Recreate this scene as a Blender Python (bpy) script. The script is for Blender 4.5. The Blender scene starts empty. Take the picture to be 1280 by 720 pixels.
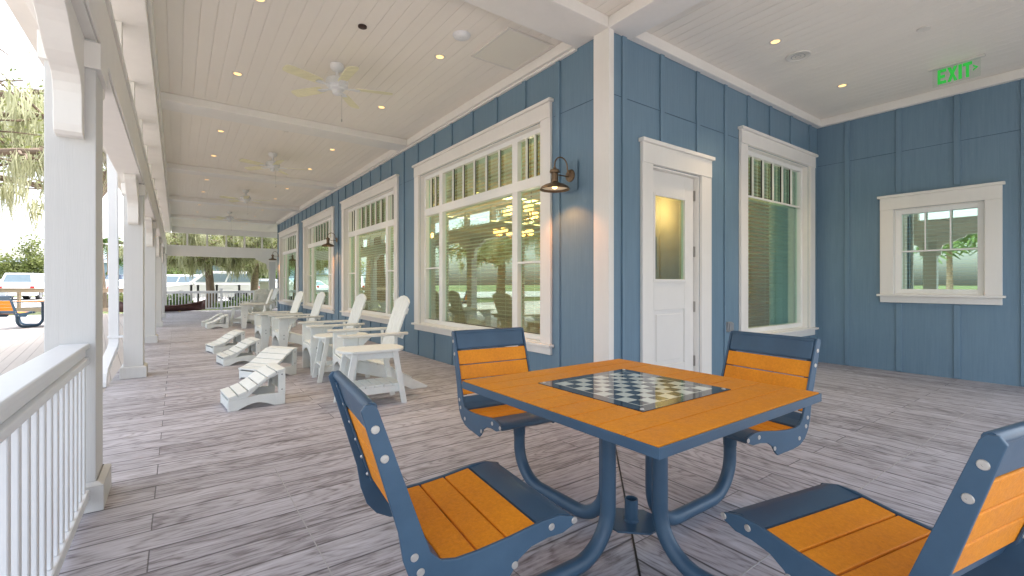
import bpy, math, random
import numpy as np
from mathutils import Vector, Matrix
R = math.radians
S = bpy.context.scene
COL = S.collection

# ------------------------------------------------------------------ camera
YAW = R(36.05)
cam = bpy.data.cameras.new('camera'); cam.sensor_width = 36; cam.lens = 16.2
cam.shift_y = -5/1280; cam.clip_end = 2000; cam.clip_start = .05
co = bpy.data.objects.new('camera', cam); COL.objects.link(co)
co.location = (0, 0, 1.21); co.rotation_euler = (R(90), 0, -YAW)
S.camera = co
# ------------------------------------------------------------------ sky, sun, exposure
SUN_EL, SUN_AZ = R(62), R(62)      # azimuth clockwise from +Y
w = bpy.data.worlds.new('World'); S.world = w; w.use_nodes = True
wt = w.node_tree; bg = wt.nodes['Background']
sky = wt.nodes.new('ShaderNodeTexSky'); sky.sky_type = 'NISHITA'; sky.sun_disc = False
sky.sun_elevation = SUN_EL; sky.sun_rotation = SUN_AZ
sky.air_density = 1.0; sky.dust_density = 4.0; sky.ozone_density = .6
hs = wt.nodes.new('ShaderNodeHueSaturation'); hs.inputs['Saturation'].default_value = .45
wt.links.new(sky.outputs[0], hs.inputs['Color']); wt.links.new(hs.outputs[0], bg.inputs[0])
bg.inputs[1].default_value = .15
sl = bpy.data.lights.new('sun', 'SUN'); sl.energy = 1.4; sl.angle = R(25); sl.color = (1, .95, .88)
so = bpy.data.objects.new('sun', sl); COL.objects.link(so)
sd = Vector((math.sin(SUN_AZ)*math.cos(SUN_EL), math.cos(SUN_AZ)*math.cos(SUN_EL), math.sin(SUN_EL)))
so.rotation_euler = sd.to_track_quat('Z', 'Y').to_euler(); so.location = (0, -20, 30)
S.view_settings.view_transform = 'Standard'; S.view_settings.look = 'None'
S.view_settings.gamma = 1; S.view_settings.use_curve_mapping = False
S.view_settings.exposure = 2.35
S.cycles.max_bounces = 10; S.cycles.diffuse_bounces = 6; S.cycles.transparent_max_bounces = 24
S.cycles.sample_clamp_indirect = 6

# ------------------------------------------------------------------ node helpers
class NT:
    def __init__(s, name):
        s.m = bpy.data.materials.new(name); s.m.use_nodes = True
        s.t = s.m.node_tree; s.b = s.t.nodes['Principled BSDF']; s.out = s.t.nodes['Material Output']
    def n(s, typ, **kw):
        d = s.t.nodes.new('ShaderNode'+typ)
        for k, v in kw.items():
            if k.startswith('i_'):
                key = k[2:]; key = int(key) if key.isdigit() else key.replace('_', ' ')
                s.set(d.inputs[key], v)
            else: setattr(d, k, v)
        return d
    def set(s, sock, v):
        if hasattr(v, 'is_output'): s.t.links.new(v, sock)
        elif hasattr(v, 'outputs'): s.t.links.new(v.outputs[0], sock)
        else:
            if isinstance(v, tuple) and len(v) == 3 and sock.type == 'RGBA': v = (*v, 1)
            sock.default_value = v
    def math(s, op, a, b=0., c=None):
        d = s.n('Math', operation=op); s.set(d.inputs[0], a); s.set(d.inputs[1], b)
        if c is not None: s.set(d.inputs[2], c)
        return d.outputs[0]
    def mix(s, f, a, b, mode='MIX'):
        d = s.n('MixRGB', blend_type=mode); s.set(d.inputs[0], f); s.set(d.inputs[1], a); s.set(d.inputs[2], b)
        return d.outputs[0]
    def ramp(s, f, stops):
        d = s.n('ValToRGB'); s.set(d.inputs[0], f); cr = d.color_ramp
        while len(cr.elements) < len(stops): cr.elements.new(.5)
        for e, (p, c) in zip(cr.elements, stops):
            e.position = p; e.color = (*c, 1) if isinstance(c, tuple) else (c, c, c, 1)
        return d.outputs[0]
    def obj(s): return s.n('TexCoord').outputs['Object']
    def geo(s): return s.n('NewGeometry').outputs['Position']
    def mapp(s, v, scale, rot=(0, 0, 0), loc=(0, 0, 0)):
        d = s.n('Mapping'); s.set(d.inputs[0], v); d.inputs['Scale'].default_value = scale
        d.inputs['Rotation'].default_value = rot; d.inputs['Location'].default_value = loc
        return d.outputs[0]
    def noise(s, v, scale, detail=4, rough=.55, dist=0.):
        d = s.n('TexNoise'); s.set(d.inputs['Vector'], v); d.inputs['Scale'].default_value = scale
        d.inputs['Detail'].default_value = detail; d.inputs['Roughness'].default_value = rough
        d.inputs['Distortion'].default_value = dist
        return d.outputs[0]
    def bump(s, h, strength=.3, dist=.01):
        d = s.n('Bump'); s.set(d.inputs['Height'], h); d.inputs['Strength'].default_value = strength
        d.inputs['Distance'].default_value = dist; s.set(s.b.inputs['Normal'], d.outputs[0])
    def base(s, c, rough=.5, metal=0., spec=None):
        s.set(s.b.inputs['Base Color'], c); s.set(s.b.inputs['Roughness'], rough); s.b.inputs['Metallic'].default_value = metal
        if spec is not None: s.b.inputs['Specular IOR Level'].default_value = spec
        return s

def plain(name, c, rough=.5, metal=0., var=.12, scale=6., bump=0., stretch=(1, 1, 1), spec=None):
    t = NT(name); v = t.mapp(t.obj(), stretch)
    n = t.noise(v, scale, 5); n2 = t.noise(v, scale*9, 3)
    f = t.math('MULTIPLY_ADD', n, .7, t.math('MULTIPLY', n2, .3))
    d = tuple(x*(1-var) for x in c); l = tuple(min(1, x*(1+var)) for x in c)
    t.base(t.ramp(f, [(.3, d), (.7, l)]), rough, metal, spec)
    t.set(t.b.inputs['Roughness'], t.math('MULTIPLY_ADD', n2, .18, rough-.09))
    if bump: t.bump(n2, bump, .004)
    return t.m

def emis(name, c, e):
    t = NT(name); t.base(c, .6); t.set(t.b.inputs['Emission Color'], c); t.b.inputs['Emission Strength'].default_value = e
    return t.m

M = {}
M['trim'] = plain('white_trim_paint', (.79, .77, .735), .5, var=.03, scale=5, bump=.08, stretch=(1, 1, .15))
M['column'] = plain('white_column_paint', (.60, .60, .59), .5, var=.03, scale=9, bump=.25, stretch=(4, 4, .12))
M['ceiling'] = plain('ceiling_board_paint', (.83, .785, .715), .55, var=.03, scale=3, stretch=(1, .2, 1))
M['rail'] = plain('white_rail_vinyl', (.78, .80, .82), .33, var=.01, scale=2)
M['frame'] = plain('window_vinyl', (.82, .82, .80), .35, var=.02)
M['door'] = plain('door_paint', (.78, .765, .74), .4, var=.02)
M['poly'] = plain('white_recycled_plastic', (.70, .73, .71), .48, var=.05, scale=14, bump=.15, stretch=(1, 1, 1))
M['polyarm'] = plain('weathered_plastic_board', (.58, .585, .55), .55, var=.12, scale=10, bump=.15)
def mat_navy():
    t = NT('navy_powder_coat'); v = t.obj()
    n = t.noise(v, 5, 5, .6); n2 = t.noise(v, 320, 2); sc = t.noise(t.mapp(v, (1, 1, 1), (.3, .5, .2)), 46, 6, .75)
    col = t.ramp(n, [(.3, (.033, .076, .130)), (.7, (.047, .102, .168))])
    sp = t.n('MapRange', i_1=.715, i_2=.77, i_3=0., i_4=.55); t.set(sp.inputs[0], sc)
    t.base(t.mix(sp.outputs[0], col, (.26, .30, .34)), .4)
    t.set(t.b.inputs['Roughness'], t.math('MULTIPLY_ADD', n, .35, .24)); t.bump(n2, .22, .0015); return t.m
M['navy'] = mat_navy()
M['bolt'] = plain('stainless_steel', (.52, .50, .47), .42, metal=.7, var=.05)
M['blackmetal'] = plain('black_metal', (.02, .02, .022), .5, var=.2)
M['blackplate'] = plain('black_plate', (.012, .012, .014), .55)
M['bronze'] = plain('aged_bronze', (.20, .14, .09), .38, metal=.85, var=.3, scale=25)
M['plate'] = plain('ceiling_plate_plastic', (.70, .67, .62), .5, var=.03)
M['sensor'] = plain('dark_sensor', (.03, .012, .01), .4)
M['fanbody'] = plain('fan_white_enamel', (.72, .73, .74), .3, var=.04)
M['fanblade'] = plain('fan_blade_yellowed', (.76, .72, .49), .45, var=.12, scale=10, stretch=(.6, 3, 1))
M['grey'] = plain('grey_box', (.30, .31, .32), .4, metal=.4)
M['hinge'] = plain('hinge_steel', (.42, .40, .37), .35, metal=.8)
M['tyre'] = plain('tyre_rubber', (.02, .02, .02), .8)
M['rim'] = plain('alloy_rim', (.4, .4, .42), .3, metal=.8)
M['lampred'] = plain('tail_lamp', (.5, .02, .02), .2)
M['carwhite'] = plain('white_car_paint', (.82, .82, .82), .15, var=.01)
M['carsilver'] = plain('silver_car_paint', (.45, .5, .55), .2, var=.01)
M['cardark'] = plain('dark_car_paint', (.06, .08, .12), .15, var=.02)
M['carglass'] = plain('car_glass', (.22, .29, .33), .06, var=.05)  # base colour lightened to stand for sky reflected in the panes
M['bark'] = plain('oak_bark', (.17, .125, .09), .9, var=.5, scale=9, bump=.9, stretch=(1, 1, .3))
M['barkpale'] = plain('palm_bark', (.30, .23, .17), .9, var=.4, scale=10, bump=.8, stretch=(.6, .6, 2))
M['wood'] = plain('deck_rail_wood', (.42, .32, .22), .7, var=.2, scale=5, stretch=(.5, .5, 4))
M['asphalt'] = plain('parking_concrete', (.36, .35, .34), .9, var=.15, scale=1.5, bump=.2)
M['roofgrey'] = plain('grey_roof', (.20, .23, .27), .8, var=.2)
M['housewhite'] = plain('house_siding_white', (.7, .7, .68), .7, var=.04)
M['houseblue'] = plain('house_siding_blue', (.28, .36, .45), .7, var=.05)
M['darkglass'] = plain('dark_pane', (.04, .05, .06), .08)
M['canoe'] = plain('canoe_red_brown', (.055, .016, .012), .3, var=.35, scale=4, stretch=(.4, 2, 2))
M['intwall'] = plain('room_wall', (.26, .18, .10), .7, var=.15, scale=4)
M['intceil'] = plain('room_ceiling', (.62, .52, .34), .7, var=.05)
M['intfloor'] = plain('room_floor', (.14, .09, .06), .35, var=.3, stretch=(.3, 3, 1))
M['intwood'] = plain('room_furniture', (.15, .075, .035), .4, var=.3)
M['blind'] = plain('blind_slat', (.74, .72, .66), .5, var=.04)
M['curtain'] = plain('curtain_cloth', (.66, .74, .72), .8, var=.08, scale=6, stretch=(8, 8, .3))
M['cove'] = emis('cove_light', (1., .72, .30), 1.6)
M['amber'] = emis('amber_shade', (1., .48, .12), 1.6)
M['bulb'] = emis('warm_bulb', (1., .62, .25), 1.5)
M['canbulb'] = emis('downlight_bulb', (1., .60, .22), .42)
M['green'] = emis('exit_green', (.03, .62, .07), .055)
M['strawberry'] = plain('mulch', (.22, .12, .07), .9, var=.3)

def mat_orange():
    t = NT('orange_plastic_lumber'); v = t.obj()
    n = t.noise(v, 210, 3, .7); n2 = t.noise(v, 7, 5, .65); sc = t.noise(v, 60, 6, .75); n3 = t.noise(v, 75, 4)
    f = t.math('MULTIPLY_ADD', n, .34, t.math('MULTIPLY_ADD', n3, .36, t.math('MULTIPLY', n2, .30)))
    col = t.ramp(f, [(.32, (.60, .185, .007)), (.5, (.74, .255, .010)), (.68, (.86, .325, .020))])
    sp = t.n('MapRange', i_1=.71, i_2=.76, i_3=0., i_4=.45); t.set(sp.inputs[0], sc)
    t.base(t.mix(sp.outputs[0], col, (.80, .60, .38)), .52, spec=.28)
    t.set(t.b.inputs['Roughness'], t.math('MULTIPLY_ADD', n2, .4, .32))
    t.bump(t.math('ADD', n3, n), .5, .002); return t.m
M['orange'] = mat_orange()

def mat_siding():
    t = NT('blue_siding_board'); v = t.geo()
    g = t.noise(t.mapp(v, (26, 26, 1.1)), 2.2, 6, .6); b = t.noise(t.mapp(v, (1, 1, .35)), 1.3, 5, .65)
    f = t.math('MULTIPLY_ADD', g, .55, t.math('MULTIPLY', b, .45))
    col = t.ramp(f, [(.28, (.118, .203, .282)), (.5, (.145, .238, .325)), (.72, (.170, .270, .360))])
    dust = t.noise(t.mapp(v, (3, 3, 1.2)), 9, 6, .7)
    dm = t.n('MapRange', i_1=.60, i_2=.78, i_3=0., i_4=.22); t.set(dm.inputs[0], dust)
    t.base(t.mix(dm.outputs[0], col, (.34, .38, .40)), .48)
    t.set(t.b.inputs['Roughness'], t.math('MULTIPLY_ADD', b, .35, .30))
    t.bump(t.math('MULTIPLY_ADD', b, .5, g), .3, .004); return t.m
M['siding'] = mat_siding()

def mat_planks(name, along, width, cols, groove=.035, length=2.4, strength=1., jw=.004, coarse=1., rough=(.42, .62), rot=0., knots=True):
    """wood planks: along = 0 planks run in X, 1 in Y"""
    t = NT(name); v = t.mapp(t.geo(), (1, 1, 1), (0, 0, rot)) if rot else t.geo()
    sp = t.n('SeparateXYZ'); t.set(sp.inputs[0], v)
    a, b = (sp.outputs[0], sp.outputs[1]) if along == 0 else (sp.outputs[1], sp.outputs[0])
    q = t.math('DIVIDE', b, width); idx = t.math('FLOOR', q); fr = t.math('FRACT', q)
    wn = t.n('TexWhiteNoise', noise_dimensions='1D'); t.set(wn.inputs['W'], idx); rnd = wn.outputs['Value']
    off = t.math('MULTIPLY', t.math('MODULO', t.math('ABSOLUTE', idx), 2.), length*.5)
    la = t.math('DIVIDE', t.math('ADD', t.math('ADD', a, off), 100.1), length); seg = t.math('FLOOR', la); lf = t.math('FRACT', la)
    wn2 = t.n('TexWhiteNoise', noise_dimensions='2D'); cv = t.n('CombineXYZ'); t.set(cv.inputs[0], idx); t.set(cv.inputs[1], seg)
    t.set(wn2.inputs['Vector'], cv); r2 = wn2.outputs['Value']
    # grain coordinates, shifted for each board
    c = t.n('CombineXYZ'); t.set(c.inputs[0], t.math('MULTIPLY_ADD', r2, 37., a)); t.set(c.inputs[1], b); t.set(c.inputs[2], t.math('MULTIPLY', r2, 11.))
    fine = t.noise(t.mapp(c.outputs[0], (9.*coarse, 75*coarse, 1)), 1., 7, .68, .25)
    mid = t.noise(t.mapp(c.outputs[0], (1.6*coarse, 22*coarse, 1)), 1., 5, .6, .9)
    warp = t.noise(t.mapp(c.outputs[0], (.9, 4.2, 1)), 1., 2, .4)
    ring = t.math('SINE', t.math('MULTIPLY', t.math('ADD', warp, t.math('MULTIPLY', mid, .07)), 120.))
    ringl = t.math('POWER', t.math('MULTIPLY_ADD', ring, .5, .5), 3.)
    big = t.noise(t.mapp(t.geo(), (.9, .9, 1)), 1.1, 3)
    patch = t.noise(t.mapp(c.outputs[0], (2.3, 7., 1)), 1., 4, .6)
    f = t.math('MULTIPLY', fine, .42)
    f = t.math('MULTIPLY_ADD', mid, .34, f)
    f = t.math('MULTIPLY_ADD', patch, .24, f)
    f = t.math('MULTIPLY_ADD', t.math('MULTIPLY', ringl, t.math('MULTIPLY_ADD', patch, 1.6, -.3)), -.17*strength, f)
    f = t.math('MULTIPLY_ADD', t.math('SUBTRACT', r2, .5), .06*strength, f)
    f = t.math('MULTIPLY_ADD', t.math('SUBTRACT', big, .5), .18*strength, f)
    grime = t.noise(t.mapp(t.geo(), (1.6, 1.6, 1)), 2.3, 6, .72)
    gr = t.n('MapRange', i_1=.58, i_2=.80, i_3=0., i_4=.13*strength); t.set(gr.inputs[0], grime)
    f = t.math('SUBTRACT', f, gr.outputs[0])
    colr = t.ramp(f, cols)
    e = t.math('MINIMUM', fr, t.math('SUBTRACT', 1., fr))
    ge = t.n('MapRange', i_1=0., i_2=groove*.5/1.0, i_3=1., i_4=0.); t.set(ge.inputs[0], e)
    je = t.n('MapRange', i_1=0., i_2=jw/length, i_3=1., i_4=0.); t.set(je.inputs[0], t.math('MINIMUM', lf, t.math('SUBTRACT', 1., lf)))
    gm = t.math('MAXIMUM', ge.outputs[0], je.outputs[0])
    worn = t.math('MULTIPLY', gm, t.math('MULTIPLY_ADD', big, .9, .5))
    t.base(t.mix(worn, colr, tuple(x*.45 for x in cols[0][1])), .5)
    t.set(t.b.inputs['Roughness'], t.math('MULTIPLY_ADD', mid, rough[1]-rough[0], rough[0]))
    t.bump(t.math('SUBTRACT', t.math('MULTIPLY', f, .6), gm), .55, .006)
    return t.m
GREY = [(.27, (.070, .058, .062)), (.37, (.215, .196, .210)), (.48, (.41, .392, .425)), (.66, (.60, .586, .635))]
M['floor_x'] = mat_planks('stamped_plank_across', 0, .205, GREY, groove=.085, length=2.5)
M['floor_y'] = mat_planks('stamped_plank_along', 1, .205, GREY, groove=.085, length=2.9)
M['deck'] = mat_planks('composite_deck_board', 1, .14, [(.25, (.33, .28, .25)), (.45, (.41, .36, .325)), (.75, (.47, .42, .385))], groove=.10, length=5., strength=.3, rot=R(-6))

def mat_glass(base=.17, nm='tinted_window_glass'):
    t = NT(nm)
    tr = t.n('BsdfTransparent', i_0=(.84, .95, .89)); gl = t.n('BsdfGlossy', i_0=(.82, 1., .91)); gl.inputs['Roughness'].default_value = .0
    lw = t.n('LayerWeight', i_0=.5)
    f = t.math('MULTIPLY_ADD', t.math('POWER', lw.outputs['Facing'], 3.), .70, base)
    mx = t.n('MixShader'); t.set(mx.inputs[0], f); t.t.links.new(tr.outputs[0], mx.inputs[1]); t.t.links.new(gl.outputs[0], mx.inputs[2])
    t.t.links.new(mx.outputs[0], t.out.inputs[0]); return t.m
M['glass'] = mat_glass(); M['glass2'] = mat_glass(.42, 'reflective_window_glass')
def mat_acrylic():
    t = NT('clear_acrylic')
    tr = t.n('BsdfTransparent', i_0=(.93, .96, .93)); gl = t.n('BsdfGlossy', i_0=(1., 1., 1.)); gl.inputs['Roughness'].default_value = .03
    mx = t.n('MixShader'); mx.inputs[0].default_value = .10; t.t.links.new(tr.outputs[0], mx.inputs[1]); t.t.links.new(gl.outputs[0], mx.inputs[2])
    t.t.links.new(mx.outputs[0], t.out.inputs[0]); return t.m
M['acrylic'] = mat_acrylic()

def mat_board(B):   # chess board, local coordinates centred on the board
    t = NT('checker_board_glass'); sp = t.n('SeparateXYZ'); t.set(sp.inputs[0], t.obj())
    q = B*2*.80/8
    fx = t.math('FLOOR', t.math('DIVIDE', t.math('ADD', sp.outputs[0], 4*q), q)); fy = t.math('FLOOR', t.math('DIVIDE', t.math('ADD', sp.outputs[1], 4*q), q))
    par = t.math('MODULO', t.math('ADD', t.math('ADD', fx, fy), 40.), 2.)
    m = t.math('MAXIMUM', t.math('ABSOLUTE', sp.outputs[0]), t.math('ABSOLUTE', sp.outputs[1]))
    inside = t.math('LESS_THAN', m, 4*q); line = t.math('MULTIPLY', t.math('GREATER_THAN', m, 4*q), t.math('LESS_THAN', m, 4*q+.006))
    col = t.mix(inside, (.022, .032, .045), t.mix(par, (.02, .028, .04), (.66, .68, .58)))
    col = t.mix(line, col, (.66, .68, .58))
    t.base(col, .04); t.b.inputs['Coat Weight'].default_value = .35; t.b.inputs['Specular IOR Level'].default_value = .35; t.b.inputs['Coat Roughness'].default_value = .01
    t.b.inputs['Coat IOR'].default_value = 1.5
    return t.m

def mat_leaf(name, c0, c1, trans=.35):
    t = NT(name); g = t.n('NewGeometry'); r = g.outputs['Random Per Island']
    n = t.noise(g.outputs['Position'], .9, 2)
    col = t.ramp(t.math('MULTIPLY_ADD', r, .6, t.math('MULTIPLY', n, .4)), [(.15, c0), (.85, c1)])
    t.base(col, .6); tl = t.n('BsdfTranslucent'); t.set(tl.inputs[0], col)
    mx = t.n('MixShader'); mx.inputs[0].default_value = trans; t.t.links.new(t.b.outputs[0], mx.inputs[1]); t.t.links.new(tl.outputs[0], mx.inputs[2])
    t.t.links.new(mx.outputs[0], t.out.inputs[0]); return t.m
M['leaf'] = mat_leaf('oak_leaf', (.075, .105, .026), (.28, .31, .10))
M['leafbright'] = mat_leaf('shrub_leaf', (.07, .13, .025), (.20, .30, .07))
M['palmleaf'] = mat_leaf('palm_frond', (.05, .10, .025), (.16, .26, .07))
M['moss'] = mat_leaf('spanish_moss', (.32, .33, .19), (.66, .67, .46), .5)

def mat_ground():
    t = NT('lawn'); v = t.geo(); n = t.noise(v, .35, 5); n2 = t.noise(v, 14, 4)
    t.base(t.ramp(t.math('MULTIPLY_ADD', n, .6, t.math('MULTIPLY', n2, .4)), [(.3, (.05, .075, .025)), (.5, (.10, .14, .045)), (.7, (.22, .20, .11))]), .9)
    t.bump(n2, .6, .03); return t.m
M['grass'] = mat_ground()
def mat_vent():
    t = NT('perforated_grille'); sp = t.n('SeparateXYZ'); t.set(sp.inputs[0], t.obj())
    p = .016
    def c(o): return t.math('SUBTRACT', t.math('FRACT', t.math('DIVIDE', o, p)), .5)
    d = t.math('ADD', t.math('POWER', t.math('ABSOLUTE', c(sp.outputs[0])), 2.), t.math('POWER', t.math('ABSOLUTE', c(sp.outputs[1])), 2.))
    t.base(t.mix(t.math('LESS_THAN', d, .045), (.82, .79, .70), (.40, .37, .31)), .5); return t.m
M['vent'] = mat_vent()

# ------------------------------------------------------------------ mesh helpers
class MB:
    def __init__(s, mp=None): s.v = []; s.f = []; s.sm = []; s.mi = []; s.mp = mp; s.cur = 0
    def P(s, p): return s.mp(*p) if s.mp else tuple(p)
    def add(s, vs, fs, smooth=False):
        o = len(s.v); s.v += [s.P(p) for p in vs]
        for f in fs: s.f.append([o+i for i in f]); s.sm.append(smooth); s.mi.append(s.cur)
        return s
    def box(s, x0, x1, y0, y1, z0, z1):
        x0, x1 = min(x0, x1), max(x0, x1); y0, y1 = min(y0, y1), max(y0, y1); z0, z1 = min(z0, z1), max(z0, z1)
        vs = [(x0, y0, z0), (x1, y0, z0), (x1, y1, z0), (x0, y1, z0), (x0, y0, z1), (x1, y0, z1), (x1, y1, z1), (x0, y1, z1)]
        return s.add(vs, [(0, 3, 2, 1), (4, 5, 6, 7), (0, 1, 5, 4), (1, 2, 6, 5), (2, 3, 7, 6), (3, 0, 4, 7)])
    def obox(s, c, size, rot=None):
        hx, hy, hz = size[0]/2, size[1]/2, size[2]/2; c = Vector(c); m = rot or Matrix()
        vs = [tuple(c + m @ Vector((sx*hx, sy*hy, sz*hz))) for sz in (-1, 1) for sx, sy in ((-1, -1), (1, -1), (1, 1), (-1, 1))]
        return s.add(vs, [(0, 3, 2, 1), (4, 5, 6, 7), (0, 1, 5, 4), (1, 2, 6, 5), (2, 3, 7, 6), (3, 0, 4, 7)])
    def beam(s, a, b, wid, th, up=(0, 0, 1)):
        """board from a to b: wid across, th along 'up'-ish normal"""
        a, b = Vector(a), Vector(b); d = (b-a); L = d.length; d.normalize(); u = Vector(up); sdir = d.cross(u).normalized(); n = sdir.cross(d)
        m = Matrix((d, sdir, n)).transposed()
        return s.obox((a+b)/2, (L, wid, th), m)
    def tube(s, pts, r, seg=14, cap=True):
        pts = [Vector(p) for p in pts]; n = len(pts); rr = r if isinstance(r, (list, tuple)) else [r]*n
        vs = []; fs = []; prev = None
        for i, p in enumerate(pts):
            t = (pts[min(i+1, n-1)]-pts[max(i-1, 0)]).normalized()
            if prev is None: u = t.orthogonal().normalized()
            else: u = (prev - t*prev.dot(t)).normalized()
            prev = u; q = t.cross(u)
            for k in range(seg):
                an = 2*math.pi*k/seg; vs.append(tuple(p+(u*math.cos(an)+q*math.sin(an))*rr[i]))
        for i in range(n-1):
            for k in range(seg):
                k2 = (k+1) % seg; fs.append((i*seg+k, i*seg+k2, (i+1)*seg+k2, (i+1)*seg+k))
        s.add(vs, fs, True)
        if cap:
            s.add(vs[:seg], [tuple(range(seg-1, -1, -1))]); s.add(vs[-seg:], [tuple(range(seg))])
        return s
    def lathe(s, prof, c=(0, 0, 0), seg=24, axis=None, smooth=True):
        """prof: (r, h) list, turned about axis (default Z)"""
        m = Vector(axis).normalized().to_track_quat('Z', 'Y').to_matrix() if axis else Matrix.Identity(3)
        c = Vector(c); vs = []; fs = []
        for r, h in prof:
            for k in range(seg):
                an = 2*math.pi*k/seg; vs.append(tuple(c + m @ Vector((r*math.cos(an), r*math.sin(an), h))))
        for i in range(len(prof)-1):
            for k in range(seg):
                k2 = (k+1) % seg; fs.append((i*seg+k, i*seg+k2, (i+1)*seg+k2, (i+1)*seg+k))
        return s.add(vs, fs, smooth)
    def prism(s, poly, t0, t1, plane='XZ', smooth=False):
        """2D outline extruded: plane XZ -> along Y, XY -> along Z, YZ -> along X"""
        def q(a, b, t): return {'XZ': (a, t, b), 'XY': (a, b, t), 'YZ': (t, a, b)}[plane]
        n = len(poly); vs = [q(a, b, t0) for a, b in poly]+[q(a, b, t1) for a, b in poly]
        fs = [tuple(range(n-1, -1, -1)), tuple(range(n, 2*n))]
        s.add(vs, fs); s.add(vs, [(i, (i+1) % n, n+(i+1) % n, n+i) for i in range(n)], smooth)
        return s
    def build(s, name, mat, parent=None, bevel=0., seg=2, loc=None, auto=False):
        me = bpy.data.meshes.new(name); me.from_pydata(s.v, [], s.f)
        me.polygons.foreach_set('use_smooth', s.sm); me.polygons.foreach_set('material_index', s.mi)
        for m in (mat if isinstance(mat, (list, tuple)) else [mat]): me.materials.append(m)
        import bmesh
        bm = bmesh.new(); bm.from_mesh(me); bmesh.ops.remove_doubles(bm, verts=bm.verts, dist=1e-5)
        bmesh.ops.recalc_face_normals(bm, faces=bm.faces)
        if any(s.sm):
            for e in bm.edges:
                if len(e.link_faces) == 2 and e.calc_face_angle(0) > R(40): e.smooth = False
        bm.to_mesh(me); bm.free()
        o = bpy.data.objects.new(name, me); COL.objects.link(o)
        if parent: o.parent = parent
        if loc: o.location = loc
        if bevel:
            b = o.modifiers.new('bevel', 'BEVEL'); b.width = bevel; b.segments = seg; b.limit_method = 'ANGLE'; b.angle_limit = R(40); b.harden_normals = False
        return o

def rawmesh(name, V, F, mat, parent=None, smooth=False):
    me = bpy.data.meshes.new(name); V = np.asarray(V, np.float32); F = np.asarray(F, np.int32)
    me.vertices.add(len(V)); me.vertices.foreach_set('co', V.ravel())
    k = F.shape[1]; me.loops.add(F.size); me.loops.foreach_set('vertex_index', F.ravel())
    me.polygons.add(len(F)); me.polygons.foreach_set('loop_start', np.arange(0, F.size, k, dtype=np.int32))
    me.update(calc_edges=True); me.materials.append(mat)
    o = bpy.data.objects.new(name, me); COL.objects.link(o)
    if parent: o.parent = parent
    return o

def tag(o, label=None, cat=None, group=None, kind=None):
    if label: o['label'] = label
    if cat: o['category'] = cat
    if group: o['group'] = group
    if kind: o['kind'] = kind
    return o
def thing(name, label, cat, loc=(0, 0, 0), rz=0., group=None):
    o = bpy.data.objects.new(name, None); COL.objects.link(o); o.location = loc; o.rotation_euler = (0, 0, rz); o.empty_display_size = .1
    return tag(o, label, cat, group)
KIDS = {}
def dup(root, loc, rz, label, group=None, sc=None):
    def cp(o, par):
        c = o.copy(); COL.objects.link(c)
        if par: c.parent = par
        for ch in o.children: cp(ch, c)
        return c
    r = cp(root, None); r.location = loc; r.rotation_euler = (0, 0, rz); r['label'] = label
    if group: r['group'] = group
    if sc: r.scale = (sc,)*3
    return r
def arc(c, r, a0, a1, n, plane='XZ'):
    return [(c[0]+r*math.cos(R(a0+(a1-a0)*i/n)), c[1]+r*math.sin(R(a0+(a1-a0)*i/n))) for i in range(n+1)]

# ------------------------------------------------------------------ layout constants (metres)
XW, YD, XB = 3.32, 3.0, 8.05        # long wall, door wall, right-hand wall
CE, CR = 3.73, 3.62                 # ceiling, underside of crown and beams
YE, YF = 20.6, 25.1                 # end of long wall, far end of porch
YN = -.95                           # near end, behind the camera, drawn in so sky light reaches the walls
XC = -.45; PIT = 4.36               # column row
cols_y = [3.46+PIT*k for k in range(-1, 6)]

# ------------------------------------------------------------------ ground, deck, floor
def sheet(name, pts, z, mat):
    b = MB(); b.add([(x, y, z) for x, y in pts], [tuple(range(len(pts)))]); return tag(b.build(name, mat), kind='structure')
gx = [-400, -60, -30, -12, 0, 12, 30, 60, 400]; gy = [-400, -60, -20, 0, 20, 26, 31, 60, 400]
gz = lambda x, y: -.16 if y < 25 else (.05 if y >= 30 else -.02)
b = MB(); vs = [(x, y, gz(x, y)) for y in gy for x in gx]; n = len(gx)
b.add(vs, [(j*n+i, j*n+i+1, (j+1)*n+i+1, (j+1)*n+i) for j in range(len(gy)-1) for i in range(n-1)])
tag(b.build('ground', M['grass']), kind='structure')
sheet('bounce_paving', [(-.66, -60), (60, -60), (60, YN-.31), (-.66, YN-.31)], -.02, M['asphalt'])  # unseen paving, added to bounce light in and pale the window reflections
sheet('parking_lot', [(-70, 31.5), (45, 31.5), (45, 57), (-70, 57)], .09, M['asphalt'])
b = MB()      # porch slab, mitred where the plank direction turns
b.cur = 0; b.add([(-.66, YN, 0), (YN+.32, YN, 0), (XW, YD, 0), (XW, YE, 0), (8.3, YE, 0), (8.3, YF+.3, 0), (-.66, YF+.3, 0)], [(0, 1, 2, 3, 4, 5, 6)])
b.cur = 1; b.add([(YN+.32, YN, 0), (XB, YN, 0), (XB, YD, 0), (XW, YD, 0)], [(0, 1, 2, 3)])
b.cur = 0; b.box(-.66, 8.3, YN, YF+.3, -.25, -.004)
tag(b.build('porch_floor', [M['floor_x'], M['floor_y']]), kind='structure')
b = MB(); b.box(-.012, .012, 0, 5.2, .0008, .0030)      # dark expansion joint on the mitre
j = b.build('floor_joint', M['blackplate']); j.location = (XW, YD, 0); j.rotation_euler = (0, 0, R(180)-math.atan2(XW+.66, YD+.98)); j.scale = (.4, 1, 1); tag(j, kind='structure')
jm = plain('joint_caulk', (.42, .41, .41), .8)
for (x0, x1, y0, y1) in ((1.75, XB, .985, .99), (.52, .525, .2, 3.4)):
    b = MB(); b.box(x0, x1, y0, y1, .0006, .0022); tag(b.build('floor_joint', jm), kind='structure')
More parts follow.
